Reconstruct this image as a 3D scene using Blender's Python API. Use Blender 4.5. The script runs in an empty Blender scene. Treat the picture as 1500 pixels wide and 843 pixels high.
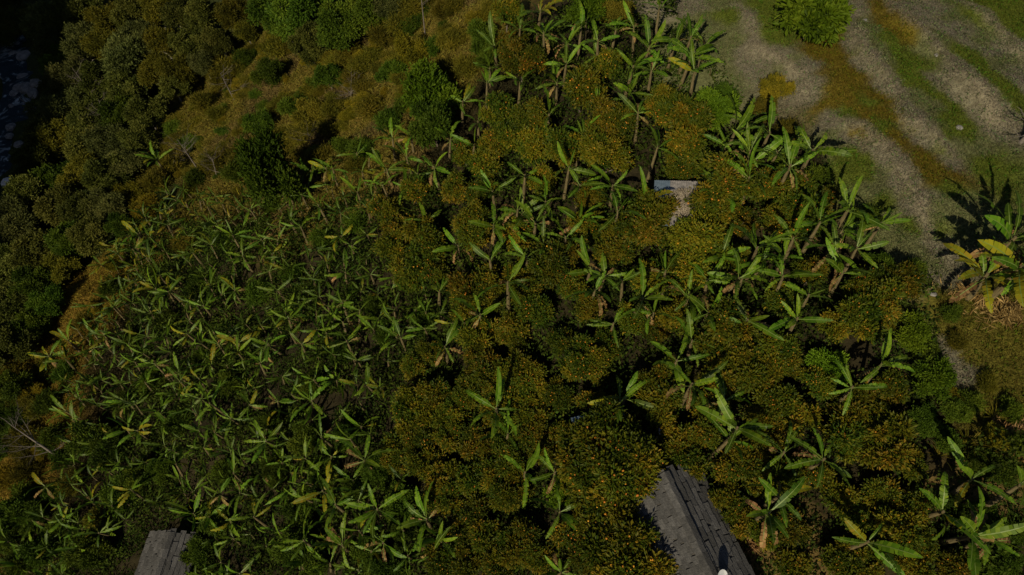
import bpy, math, random
import numpy as np
from mathutils import Vector, Matrix, Euler

# ------------------------------------------------------------------ camera, sky, sun, exposure
SC = bpy.context.scene
COL = SC.collection
PITCH = math.radians(57.0)
CZ = 90.0                                   # drone height above the river level
FOC = 1000.0                                # focal length in photo pixels (1500 wide, 24 mm)
cam_d = bpy.data.cameras.new('camera'); cam_d.lens = 24.0; cam_d.sensor_width = 36.0
cam_d.clip_start = 0.5; cam_d.clip_end = 3000
cam = bpy.data.objects.new('camera', cam_d); COL.objects.link(cam)
cam.location = (0, 0, CZ); cam.rotation_euler = (math.radians(90) - PITCH, 0, 0)
SC.camera = cam

SUN_EL = math.radians(37); SUN_AZ = math.radians(22)     # shadows fall 22 deg to the right of the view
W = bpy.data.worlds.new('World'); SC.world = W; W.use_nodes = True
nt = W.node_tree; bg = nt.nodes['Background']
sky = nt.nodes.new('ShaderNodeTexSky'); sky.sky_type = 'NISHITA'; sky.sun_disc = False
sky.sun_elevation = SUN_EL; sky.sun_rotation = math.pi + SUN_AZ
nt.links.new(sky.outputs[0], bg.inputs[0]); bg.inputs[1].default_value = 0.05
sl = bpy.data.lights.new('sun', 'SUN'); sl.energy = 4.9; sl.angle = math.radians(0.5); sl.color = (1, 0.87, 0.6)
sun = bpy.data.objects.new('sun', sl); COL.objects.link(sun)
to_sun = Vector((-math.sin(SUN_AZ) * math.cos(SUN_EL), -math.cos(SUN_AZ) * math.cos(SUN_EL), math.sin(SUN_EL)))
sun.rotation_euler = to_sun.to_track_quat('Z', 'Y').to_euler(); sun.location = (0, -20, 120)
SC.view_settings.view_transform = 'Standard'; SC.view_settings.look = 'None'
SC.view_settings.exposure = 0.12; SC.view_settings.gamma = 1
SC.cycles.max_bounces = 5; SC.cycles.transparent_max_bounces = 4

RNG = np.random.default_rng(11); random.seed(11)

# ------------------------------------------------------------------ helpers
def obj(name, me, parent=None, loc=None, rot=None, scale=None):
    o = bpy.data.objects.new(name, me); COL.objects.link(o)
    if parent: o.parent = parent
    if loc is not None: o.location = loc
    if rot is not None: o.rotation_euler = rot
    if scale is not None: o.scale = scale if hasattr(scale, '__len__') else (scale,) * 3
    return o
def tag(o, label=None, cat=None, group=None, kind=None):
    if label: o['label'] = label
    if cat: o['category'] = cat
    if group: o['group'] = group
    if kind: o['kind'] = kind
    return o
def mesh(name, V, F, mats, smooth=False, attrs=None, midx=None):
    """V (n,3), F (m,3|4) arrays -> mesh, fast."""
    V = np.asarray(V, np.float32); F = np.asarray(F, np.int32); k = F.shape[1]
    me = bpy.data.meshes.new(name)
    me.vertices.add(len(V)); me.vertices.foreach_set('co', V.ravel())
    me.loops.add(F.size); me.loops.foreach_set('vertex_index', F.ravel())
    me.polygons.add(len(F)); me.polygons.foreach_set('loop_start', np.arange(0, F.size, k, dtype=np.int32))
    me.polygons.foreach_set('use_smooth', np.full(len(F), smooth))
    for m in (mats if isinstance(mats, (list, tuple)) else [mats]): me.materials.append(m)
    if midx is not None: me.polygons.foreach_set('material_index', np.asarray(midx, np.int32))
    for n, a in (attrs or {}).items():
        a = np.asarray(a, np.float32)
        if a.ndim == 1:
            at = me.attributes.new(n, 'FLOAT', 'POINT'); at.data.foreach_set('value', a)
        else:
            at = me.attributes.new(n, 'FLOAT_COLOR', 'POINT')
            at.data.foreach_set('color', np.concatenate([a, np.ones((len(a), 1), np.float32)], 1).ravel())
    me.update(calc_edges=True); me.validate()
    return me
class MB:
    """Collects boxes, tubes and loose faces; all faces end as quads."""
    def __init__(s): s.V = []; s.F = []; s.M = []
    def add(s, V, F, m=0):
        b = len(s.V); s.V += [tuple(v) for v in V]; s.F += [tuple(i + b for i in f) for f in F]; s.M += [m] * len(F)
    def box(s, c, sz, R=None, m=0):
        P = [Vector(((i & 1) - .5, ((i >> 1) & 1) - .5, (i >> 2) - .5)) for i in range(8)]
        P = [Vector((p.x * sz[0], p.y * sz[1], p.z * sz[2])) for p in P]
        if R: P = [R @ p for p in P]
        s.add([p + Vector(c) for p in P], [(0, 2, 3, 1), (4, 5, 7, 6), (0, 1, 5, 4), (2, 6, 7, 3), (0, 4, 6, 2), (1, 3, 7, 5)], m)
    def tube(s, pts, rad, n=6, m=0, cap=True):
        pts = [Vector(p) for p in pts]; V = []; F = []
        for i, p in enumerate(pts):
            d = (pts[min(i + 1, len(pts) - 1)] - pts[max(i - 1, 0)]).normalized()
            a = d.orthogonal().normalized() if abs(d.z) > .95 else d.cross(Vector((0, 0, 1))).normalized()
            b = d.cross(a)
            r = rad[i] if hasattr(rad, '__len__') else rad
            V += [p + (a * math.cos(2 * math.pi * k / n) + b * math.sin(2 * math.pi * k / n)) * r for k in range(n)]
        for i in range(len(pts) - 1):
            for k in range(n):
                F.append((i * n + k, i * n + (k + 1) % n, (i + 1) * n + (k + 1) % n, (i + 1) * n + k))
        s.add(V, F, m)
        if cap:
            t = (len(pts) - 1) * n
            s.add([V[t + k] for k in range(n)], [tuple(range(n))], m)
    def me(s, name, mats, smooth=False):
        me = bpy.data.meshes.new(name); me.from_pydata(s.V, [], s.F)
        for m in (mats if isinstance(mats, (list, tuple)) else [mats]): me.materials.append(m)
        me.polygons.foreach_set('material_index', s.M); me.polygons.foreach_set('use_smooth', [smooth] * len(s.F))
        me.update(); return me

# value noise in numpy
def vnoise(x, y, seed=0):
    xi = np.floor(x).astype(np.int64); yi = np.floor(y).astype(np.int64); fx = x - xi; fy = y - yi
    fx = fx * fx * (3 - 2 * fx); fy = fy * fy * (3 - 2 * fy)
    def h(a, b):
        n = (a * 374761393 + b * 668265263 + seed * 974711) & 0xFFFFFFFF
        n = ((n ^ (n >> 13)) * 1274126177) & 0xFFFFFFFF
        return ((n ^ (n >> 16)) & 0xFFFF) / 65535.0
    return (h(xi, yi) * (1 - fx) + h(xi + 1, yi) * fx) * (1 - fy) + (h(xi, yi + 1) * (1 - fx) + h(xi + 1, yi + 1) * fx) * fy
def fbm(x, y, o=4, seed=0):
    s = 0; a = .5
    for i in range(o): s = s + a * (vnoise(x * 2 ** i, y * 2 ** i, seed + i) - .5); a *= .5
    return s

# ------------------------------------------------------------------ terrain: a hillside surveyed at a few points
cp, sp = math.cos(PITCH), math.sin(PITCH)
def ray(u, v):
    a = (u - 750.0) / FOC; b = (421.5 - v) / FOC
    return np.array([a, cp + b * sp, -sp + b * cp])
SURVEY = {0: (140, 120, 105, 85, 70, 62, 56), 200: (115, 100, 84, 66, 58, 53, 48), 400: (92, 80, 66, 56, 50, 46, 43),
          600: (70, 60, 53, 48, 44, 41, 38.5), 800: (56, 50, 46, 42.5, 39.5, 37.5, 35.5), 1000: (50, 45.5, 42, 39, 36.5, 34.5, 33),
          1200: (48, 43.5, 40, 37, 34.5, 33, 31.5), 1500: (48, 43.5, 39.5, 36, 33.5, 31.5, 30)}
ctrl = []
for u, ds in SURVEY.items():
    for v, d in zip((0, 120, 250, 400, 560, 700, 843), ds): ctrl.append(ray(u, v) * d)
ctrl = np.array(ctrl); ctrl[:, 2] += CZ
def U(r2): return np.where(r2 > 1e-9, r2 * np.log(np.maximum(r2, 1e-9)), 0)
n = len(ctrl); K = U(((ctrl[:, None, :2] - ctrl[None, :, :2]) ** 2).sum(-1)) + np.eye(n) * 30
P = np.c_[np.ones(n), ctrl[:, :2]]
A = np.block([[K, P], [P.T, np.zeros((3, 3))]])
TW = np.linalg.solve(A, np.r_[ctrl[:, 2], 0, 0, 0])
BUNDS = []                                    # low earth banks across the field, filled below
def seg_dist(x, y, L):
    best = np.full(np.shape(x), 1e9)
    for (ax, ay), (bx, by) in zip(L[:-1], L[1:]):
        dx, dy = bx - ax, by - ay
        t = np.clip(((x - ax) * dx + (y - ay) * dy) / (dx * dx + dy * dy), 0, 1)
        best = np.minimum(best, np.hypot(x - ax - t * dx, y - ay - t * dy))
    return best
def riser(x, y, L, h, w):
    """Terrace edge: steep on the near side, falling away slowly behind; tapers at both ends."""
    best = np.full(np.shape(x), 1e9); side = np.zeros(np.shape(x)); arc = np.zeros(np.shape(x)); acc = 0
    for (ax, ay), (bx, by) in zip(L[:-1], L[1:]):
        dx, dy = bx - ax, by - ay; ln = math.hypot(dx, dy)
        t = np.clip(((x - ax) * dx + (y - ay) * dy) / ln ** 2, 0, 1); d = np.hypot(x - ax - t * dx, y - ay - t * dy)
        m = d < best; best = np.where(m, d, best); side = np.where(m, np.sign(dx * (y - ay) - dy * (x - ax)), side); arc = np.where(m, acc + t * ln, arc); acc += ln
    wd = np.where(side > 0, 3.0, w)
    return h * np.exp(-(best / wd) ** 2) * np.clip(np.minimum(arc, acc - arc) / 2.0, 0, 1)
def height(x, y, detail=True):
    x = np.asarray(x, float); y = np.asarray(y, float); sh = x.shape; x = x.ravel(); y = y.ravel()
    cx = np.clip(x, -115, 45); cy = np.clip(y, -15, 135)
    z = TW[n] + TW[n + 1] * cx + TW[n + 2] * cy
    for i in range(n): z = z + TW[i] * U((cx - ctrl[i, 0]) ** 2 + (cy - ctrl[i, 1]) ** 2)
    z = np.maximum(z, 3.0 + 0.02 * (cy - 60))
    far = np.hypot(x - cx, y - cy)
    z = z + far * .12
    wall = np.clip((-86 - x - .15 * (y - 60)) / 30.0, 0, 1.6); z = z + 62 * wall * wall * (3 - 2 * np.clip(wall, 0, 1)) * .8   # unseen gorge side beyond the river, added and raised to shade the water
    if detail:
        wild = np.clip((-x + .35 * (y - 30) - 4) / 14, 0, 1)
        z = z + fbm(x * .22, y * .22, 4, 3) * (0.5 + 2.2 * wild) + fbm(x * 1.6, y * 1.6, 3, 9) * .16
        for L, h, w in BUNDS: z = z + riser(x, y, L, h * 1.9, w)
    return z.reshape(sh)
def at(u, v, h=0.0):
    """World point where the line of sight meets the hillside raised by h; also the distance along the axis."""
    r = ray(u, v); lo, hi = None, None
    ds = np.linspace(20, 200, 91)
    P_ = ds[:, None] * r; g = P_[:, 2] + CZ - height(P_[:, 0], P_[:, 1], False) - h
    k = int(np.argmax(g < 0)) if (g < 0).any() else 90
    a, b = ds[max(k - 1, 0)], ds[k]
    ts = np.linspace(a, b, 21); P_ = ts[:, None] * r; g = P_[:, 2] + CZ - height(P_[:, 0], P_[:, 1]) - h
    j = int(np.argmax(g < 0)) if (g < 0).any() else 20
    p = P_[j]; return p[0], p[1], p[2] + CZ - h, ts[j]
def xy(u, v): return at(u, v)[:2]
def in_view(x, y, z, m=1.06):
    d = y * cp - (z - CZ) * sp
    a = x / d; b = (y * sp + (z - CZ) * cp) / d
    return (d > 1) & (np.abs(a) < .75 * m) & (np.abs(b) < .4215 * m)
def pix(x, y, z):
    d = y * cp - (z - CZ) * sp
    return 750 + FOC * x / d, 421.5 - FOC * (y * sp + (z - CZ) * cp) / d

for pts, h, w in [([(1241, 27), (1260, 80), (1292, 112), (1313, 149), (1321, 181), (1367, 213), (1400, 240)], .30, .45),
                  ([(1295, 0), (1313, 35), (1356, 67), (1375, 88), (1393, 120), (1433, 160), (1447, 187)], .38, .6),
                  ([(1400, 0), (1440, 30), (1480, 72), (1530, 110)], .3, .5),
                  ([(1080, 8), (1100, 40), (1103, 75), (1140, 88), (1180, 120), (1170, 150)], .22, .4),
                  ([(1215, 175), (1260, 190), (1290, 215), (1320, 255), (1345, 300), (1362, 350)], .25, .5),
                  ([(1390, 95), (1420, 125), (1460, 180), (1500, 190)], .3, .5)]:
    BUNDS.append(([xy(*p) for p in pts], h, w))

# surface colour survey: photo point -> albedo of what lies there
SOIL = (.142, .134, .098); GG = (.104, .116, .052); GRN = (.076, .104, .014); OCH = (.102, .084, .010)
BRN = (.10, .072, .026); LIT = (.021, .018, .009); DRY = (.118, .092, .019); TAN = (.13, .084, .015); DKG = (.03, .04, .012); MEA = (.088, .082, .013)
CMAP = [(SOIL, [(1100, 30), (1105, 70), (1095, 100), (1135, 85), (1170, 110), (1180, 135), (1235, 15), (1248, 60), (1270, 95), (1300, 125), (1318, 165), (1340, 200), (1385, 240),
                (1330, 10), (1350, 30), (1390, 40), (1420, 60), (1460, 80), (1495, 110), (1375, 20), (1400, 105), (1415, 130), (1440, 155), (1460, 175),
                (1225, 180), (1260, 200), (1290, 225), (1310, 250), (1340, 300), (1375, 370), (1000, 10)]),
        (GG, [(1030, 50), (1050, 80), (1045, 40), (1070, 60), (1060, 115), (1260, 40), (1290, 75), (1275, 60), (1340, 140), (1370, 190), (1400, 210), (1300, 90), (1360, 160), (1370, 60), (1280, 280), (1310, 330), (1340, 350), (1290, 250), (1430, 220), (1355, 385), (1390, 30), (1430, 62), (1360, 330), (1400, 300), (1330, 370), (1225, 200), (1470, 95), (1045, 5), (1150, 95)]),
        (GRN, [(1125, 15), (1130, 50), (1118, 30), (1310, 80), (1330, 110), (1350, 120), (1370, 140), (1385, 160), (1320, 95), (1400, 90), (1425, 100), (1450, 130), (1475, 150), (1440, 15), (1470, 40), (1495, 50), (1480, 10), (1400, 190), (1385, 275), (1440, 240), (1255, 245), (1370, 345), (1280, 60), (1430, 115), (1295, 60), (1340, 100), (1395, 175), (1410, 85), (1460, 145), (1060, 30), (1305, 300), (1260, 260), (1340, 335), (1385, 200), (1265, 150), (1285, 180), (1240, 170)]),
        (OCH, [(1200, 80), (1225, 90), (1250, 115), (1280, 140), (1295, 165), (1240, 150), (1265, 170), (1290, 190), (1215, 130), (1200, 150), (1270, 190), (1305, 200), (1340, 225), (1365, 240), (1390, 250), (1350, 245), (1310, 30), (1300, 10), (1325, 50), (1205, 60)]),
        (MEA, [(1400, 450), (1440, 470), (1480, 500), (1420, 520), (1460, 560), (1490, 600), (1400, 480), (1450, 600), (1500, 450), (1380, 440)]),
        (SOIL, [(1372, 420), (1380, 510), (1415, 545)]),
        (TAN, [(130, 430), (115, 450), (100, 475), (85, 490), (70, 500), (40, 570), (110, 440), (30, 700), (15, 690), (145, 415), (45, 545), (25, 620)]),
        (DRY, [(440, 100), (470, 85), (420, 130), (560, 90), (640, 100), (600, 110), (660, 40), (690, 20), (670, 80), (520, 190), (560, 210), (580, 230), (380, 215), (480, 240), (500, 270), (620, 30), (640, 20), (650, 130), (540, 130), (270, 180), (300, 190), (330, 170), (370, 60), (580, 130), (375, 250), (500, 60), (590, 30), (700, 60), (250, 200), (345, 150)]),
        (BRN, [(420, 105), (390, 130), (450, 90), (400, 140), (510, 110), (540, 60), (560, 190), (500, 150), (350, 200), (430, 240), (470, 200), (690, 5), (660, 3), (600, 95), (460, 260), (610, 240), (1100, 820), (1125, 800), (1110, 760), (1390, 700), (1180, 300)]),
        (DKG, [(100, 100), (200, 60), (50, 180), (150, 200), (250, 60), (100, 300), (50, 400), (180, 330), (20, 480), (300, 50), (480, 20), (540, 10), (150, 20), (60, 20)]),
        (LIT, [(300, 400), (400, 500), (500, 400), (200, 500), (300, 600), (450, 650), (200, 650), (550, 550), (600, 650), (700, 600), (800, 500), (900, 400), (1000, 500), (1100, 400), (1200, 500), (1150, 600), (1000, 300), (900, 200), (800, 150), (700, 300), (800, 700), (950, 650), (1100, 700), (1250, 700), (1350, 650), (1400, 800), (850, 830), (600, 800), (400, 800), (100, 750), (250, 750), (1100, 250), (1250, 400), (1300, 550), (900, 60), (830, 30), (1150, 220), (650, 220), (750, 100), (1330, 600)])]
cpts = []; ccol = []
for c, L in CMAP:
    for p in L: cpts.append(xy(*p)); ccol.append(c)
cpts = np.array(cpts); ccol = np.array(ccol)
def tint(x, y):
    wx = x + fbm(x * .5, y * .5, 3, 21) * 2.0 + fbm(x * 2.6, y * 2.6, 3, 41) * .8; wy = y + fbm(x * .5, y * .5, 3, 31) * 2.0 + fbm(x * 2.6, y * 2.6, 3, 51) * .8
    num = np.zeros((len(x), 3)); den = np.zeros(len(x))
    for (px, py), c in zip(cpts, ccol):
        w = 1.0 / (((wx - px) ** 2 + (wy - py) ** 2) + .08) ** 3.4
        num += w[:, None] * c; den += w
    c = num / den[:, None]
    for L, h, w in BUNDS:                      # trodden bare soil along the terrace edges
        k = .85 * np.exp(-(seg_dist(x + fbm(x * .9, y * .9, 3, 61) * .9, y + fbm(x * .9, y * .9, 3, 71) * .9, L) / .34) ** 4)[:, None]
        c = c * (1 - k) + np.array([.165, .150, .112]) * k
    return c

# ------------------------------------------------------------------ materials
def nodes(m):
    m.use_nodes = True; return m.node_tree.nodes, m.node_tree.links, m.node_tree.nodes['Principled BSDF']
def mat_ground(name, bump=.6):
    m = bpy.data.materials.new(name); N, L, b = nodes(m)
    a = N.new('ShaderNodeAttribute'); a.attribute_name = 'tint'
    tc = N.new('ShaderNodeNewGeometry')
    n1 = N.new('ShaderNodeTexNoise'); n1.inputs['Scale'].default_value = 2.6; n1.inputs['Detail'].default_value = 8; n1.inputs['Roughness'].default_value = .7
    n2 = N.new('ShaderNodeTexNoise'); n2.inputs['Scale'].default_value = 11; n2.inputs['Detail'].default_value = 6
    L.new(tc.outputs['Position'], n1.inputs['Vector']); L.new(tc.outputs['Position'], n2.inputs['Vector'])
    r = N.new('ShaderNodeValToRGB'); r.color_ramp.elements[0].position = .3; r.color_ramp.elements[1].position = .72
    r.color_ramp.elements[0].color = (.45, .42, .38, 1); r.color_ramp.elements[1].color = (1.4, 1.36, 1.3, 1)
    L.new(n1.outputs['Fac'], r.inputs['Fac'])
    mx = N.new('ShaderNodeMix'); mx.data_type = 'RGBA'; mx.blend_type = 'MULTIPLY'; mx.inputs['Factor'].default_value = 1
    L.new(a.outputs['Color'], mx.inputs['A']); L.new(r.outputs['Color'], mx.inputs['B'])
    L.new(mx.outputs['Result'], b.inputs['Base Color']); b.inputs['Roughness'].default_value = .95; b.inputs['Specular IOR Level'].default_value = .1
    ad = N.new('ShaderNodeMath'); ad.operation = 'ADD'; L.new(n1.outputs['Fac'], ad.inputs[0]); L.new(n2.outputs['Fac'], ad.inputs[1])
    bp = N.new('ShaderNodeBump'); bp.inputs['Strength'].default_value = bump; bp.inputs['Distance'].default_value = .15
    L.new(ad.outputs[0], bp.inputs['Height']); L.new(bp.outputs['Normal'], b.inputs['Normal'])
    return m
def mat_leaf(name, cols, rough=.5, trans=.25, attr='rnd', vary=.35, spec=.3):
    """cols: ramp of (pos, rgb) over the per-leaf value; each plant varies a little as a whole."""
    m = bpy.data.materials.new(name); N, L, b = nodes(m)
    a = N.new('ShaderNodeAttribute'); a.attribute_name = attr
    if attr == 'tint': src = a.outputs['Color']
    else:
        r = N.new('ShaderNodeValToRGB'); el = r.color_ramp.elements
        while len(el) < len(cols): el.new(.5)
        for e, (p, c) in zip(el, cols): e.position = p; e.color = (*c, 1)
        L.new(a.outputs['Fac'], r.inputs['Fac']); src = r.outputs['Color']
    oi = N.new('ShaderNodeObjectInfo'); mr = N.new('ShaderNodeMapRange')
    mr.inputs['To Min'].default_value = 1 - vary; mr.inputs['To Max'].default_value = 1 + vary
    L.new(oi.outputs['Random'], mr.inputs['Value'])
    hs = N.new('ShaderNodeHueSaturation'); L.new(src, hs.inputs['Color']); L.new(mr.outputs[0], hs.inputs['Value'])
    mh = N.new('ShaderNodeMapRange'); mh.inputs['To Min'].default_value = .485; mh.inputs['To Max'].default_value = .515
    m2 = N.new('ShaderNodeMath'); m2.operation = 'FRACT'; m3 = N.new('ShaderNodeMath'); m3.operation = 'MULTIPLY'; m3.inputs[1].default_value = 7.31
    L.new(oi.outputs['Random'], m3.inputs[0]); L.new(m3.outputs[0], m2.inputs[0]); L.new(m2.outputs[0], mh.inputs['Value']); L.new(mh.outputs[0], hs.inputs['Hue'])
    L.new(hs.outputs['Color'], b.inputs['Base Color']); b.inputs['Roughness'].default_value = rough
    b.inputs['Specular IOR Level'].default_value = spec
    t = N.new('ShaderNodeBsdfTranslucent'); L.new(hs.outputs['Color'], t.inputs['Color'])
    mx = N.new('ShaderNodeMixShader'); mx.inputs[0].default_value = trans
    L.new(b.outputs[0], mx.inputs[1]); L.new(t.outputs[0], mx.inputs[2]); L.new(mx.outputs[0], N['Material Output'].inputs['Surface'])
    return m
def mat_plain(name, c1, c2, scale=4, rough=.85, bump=.3, stretch=None, metal=0.0, vary=0.0):
    m = bpy.data.materials.new(name); N, L, b = nodes(m)
    tc = N.new('ShaderNodeTexCoord'); mp = N.new('ShaderNodeMapping'); mp.inputs['Scale'].default_value = stretch or (1, 1, 1)
    L.new(tc.outputs['Object'], mp.inputs['Vector'])
    t = N.new('ShaderNodeTexNoise'); t.inputs['Scale'].default_value = scale; t.inputs['Detail'].default_value = 7; t.inputs['Roughness'].default_value = .65
    L.new(mp.outputs[0], t.inputs['Vector'])
    r = N.new('ShaderNodeValToRGB'); r.color_ramp.elements[0].position = .32; r.color_ramp.elements[1].position = .68
    r.color_ramp.elements[0].color = (*c1, 1); r.color_ramp.elements[1].color = (*c2, 1); L.new(t.outputs['Fac'], r.inputs['Fac'])
    src = r.outputs['Color']
    if vary:
        oi = N.new('ShaderNodeObjectInfo'); mr = N.new('ShaderNodeMapRange'); mr.inputs['To Min'].default_value = 1 - vary; mr.inputs['To Max'].default_value = 1 + vary
        L.new(oi.outputs['Random'], mr.inputs['Value']); hs = N.new('ShaderNodeHueSaturation'); L.new(src, hs.inputs['Color']); L.new(mr.outputs[0], hs.inputs['Value']); src = hs.outputs['Color']
    L.new(src, b.inputs['Base Color']); b.inputs['Roughness'].default_value = rough; b.inputs['Metallic'].default_value = metal
    bp = N.new('ShaderNodeBump'); bp.inputs['Strength'].default_value = bump; bp.inputs['Distance'].default_value = .05
    L.new(t.outputs['Fac'], bp.inputs['Height']); L.new(bp.outputs['Normal'], b.inputs['Normal'])
    return m
M = {}
M['ground'] = mat_ground('earth_and_turf')
M['blade'] = mat_leaf('grass_blade', None, .8, .25, 'tint', 0, .04)
M['orange_leaf'] = mat_leaf('citrus_leaf', [(0, (.010, .022, .002)), (.3, (.034, .058, .004)), (.55, (.070, .082, .005)), (.8, (.120, .100, .006)), (1, (.19, .118, .009))], .55, .3, vary=.3, spec=.12)
M['green_leaf'] = mat_leaf('green_leaf', [(0, (.012, .026, .002)), (.5, (.038, .066, .005)), (1, (.082, .112, .009))], .6, .28, spec=.08)
M['bright_leaf'] = mat_leaf('bright_leaf', [(0, (.026, .052, .003)), (.5, (.062, .110, .005)), (1, (.115, .165, .010))], .6, .28, spec=.08)
M['olive_leaf'] = mat_leaf('olive_leaf', [(0, (.020, .024, .003)), (.5, (.078, .076, .007)), (1, (.150, .122, .012))], .6, .28, spec=.08)
M['forest_leaf'] = mat_leaf('forest_leaf', [(0, (.012, .017, .003)), (.5, (.046, .055, .008)), (1, (.105, .105, .020))], .6, .22, spec=.08)
M['grey_leaf'] = mat_leaf('grey_green_leaf', [(0, (.015, .020, .006)), (.5, (.050, .060, .014)), (1, (.105, .108, .030))], .6, .22, spec=.08)
M['yellow_leaf'] = mat_leaf('yellowish_leaf', [(0, (.036, .038, .003)), (.5, (.105, .092, .006)), (1, (.18, .135, .010))], .6, .28, spec=.08)
M['fruit'] = mat_leaf('orange_peel', [(0, (.26, .09, .005)), (.6, (.34, .14, .008)), (1, (.42, .21, .015))], .5, 0, vary=.15)
M['banana'] = mat_leaf('banana_leaf', [(0, (.022, .058, .004)), (.5, (.064, .124, .006)), (1, (.130, .195, .013))], .5, .34, vary=.5, spec=.15)
M['banana_yellow'] = mat_leaf('yellowing_banana_leaf', [(0, (.09, .115, .006)), (.6, (.18, .175, .009)), (1, (.24, .16, .014))], .5, .32, vary=.3, spec=.1)
M['banana_dead'] = mat_leaf('dead_banana_leaf', [(0, (.075, .040, .014)), (.5, (.15, .09, .035)), (1, (.26, .17, .075))], .8, .15, vary=.4, spec=.05)
M['rib'] = mat_plain('banana_midrib', (.07, .115, .012), (.10, .14, .022), 6, .6, .1)
M['stem'] = mat_plain('banana_stem', (.030, .026, .010), (.15, .115, .05), 7, .7, .4, (3, 3, .4))
M['bark'] = mat_plain('bark', (.05, .04, .03), (.13, .105, .08), 8, .9, .6, (2, 2, .5))
M['pale_bark'] = mat_plain('pale_bark', (.16, .145, .125), (.32, .30, .27), 6, .85, .4, (2, 2, .5))
M['twig'] = mat_plain('dry_twig', (.06, .05, .043), (.13, .112, .098), 7, .9, .3)
M['slate'] = mat_plain('slate', (.024, .024, .026), (.070, .068, .068), 9, .95, .8, vary=.4)
M['deck'] = mat_plain('roof_deck', (.03, .028, .026), (.06, .055, .05), 3, .95, .2)
M['wall'] = mat_plain('mud_plaster', (.26, .20, .14), (.38, .31, .22), 3, .95, .4)
M['wood'] = mat_plain('old_wood', (.06, .04, .025), (.14, .10, .065), 5, .8, .4, (1, 1, .2))
M['tin_blue'] = mat_plain('blue_painted_tin', (.07, .105, .15), (.13, .175, .235), 3, .45, .15, metal=.2)
M['tin_grey'] = mat_plain('weathered_tin', (.13, .125, .13), (.36, .33, .32), 3, .55, .2, metal=.3)
M['straw'] = mat_leaf('straw', [(0, (.13, .105, .08)), (.5, (.24, .20, .15)), (1, (.36, .31, .25))], .8, .1, vary=.1)
M['white'] = mat_plain('white_enamel', (.34, .36, .40), (.55, .56, .58), 3, .5, .05)
M['rock'] = mat_plain('river_rock', (.07, .07, .072), (.20, .19, .18), 2.2, .85, .6)
M['pale_rock'] = mat_plain('pale_rock', (.38, .36, .34), (.62, .6, .57), 2.2, .85, .6)

# ------------------------------------------------------------------ the ground, one sheet
def axis(lo, a, b, hi, step, g=1.22):
    mid = list(np.arange(a, b, step)); s = step; x = a; L = []
    while x > lo: s *= g; x -= s; L.append(x)
    s = step; x = mid[-1]; R_ = []
    while x < hi: s *= g; x += s; R_.append(x)
    return np.array(L[::-1] + mid + R_)
ax = np.concatenate([axis(-900, -100, -42, -42, .62)[:-1], np.arange(-42, 42, .3)])
ax = np.unique(np.round(np.concatenate([ax, axis(0, 30, 42, 900, .3)[axis(0, 30, 42, 900, .3) > 42]]), 3))
ax = ax[np.r_[True, np.diff(ax) > .05]]
ay = np.concatenate([axis(-500, 2, 58, 58.1, .3)[:-1], axis(58, 58, 128, 1500, .7)])
ay = np.unique(np.round(ay, 3)); ay = ay[np.r_[True, np.diff(ay) > .05]]
GX, GY = np.meshgrid(ax, ay); gx, gy = GX.ravel(), GY.ravel(); gz = height(gx, gy)
nx, ny = len(ax), len(ay)
I = (np.arange(ny - 1)[:, None] * nx + np.arange(nx - 1)[None, :]).ravel()
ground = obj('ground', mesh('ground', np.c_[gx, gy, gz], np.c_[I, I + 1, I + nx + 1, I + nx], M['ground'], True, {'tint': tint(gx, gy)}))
tag(ground, kind='structure')

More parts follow.
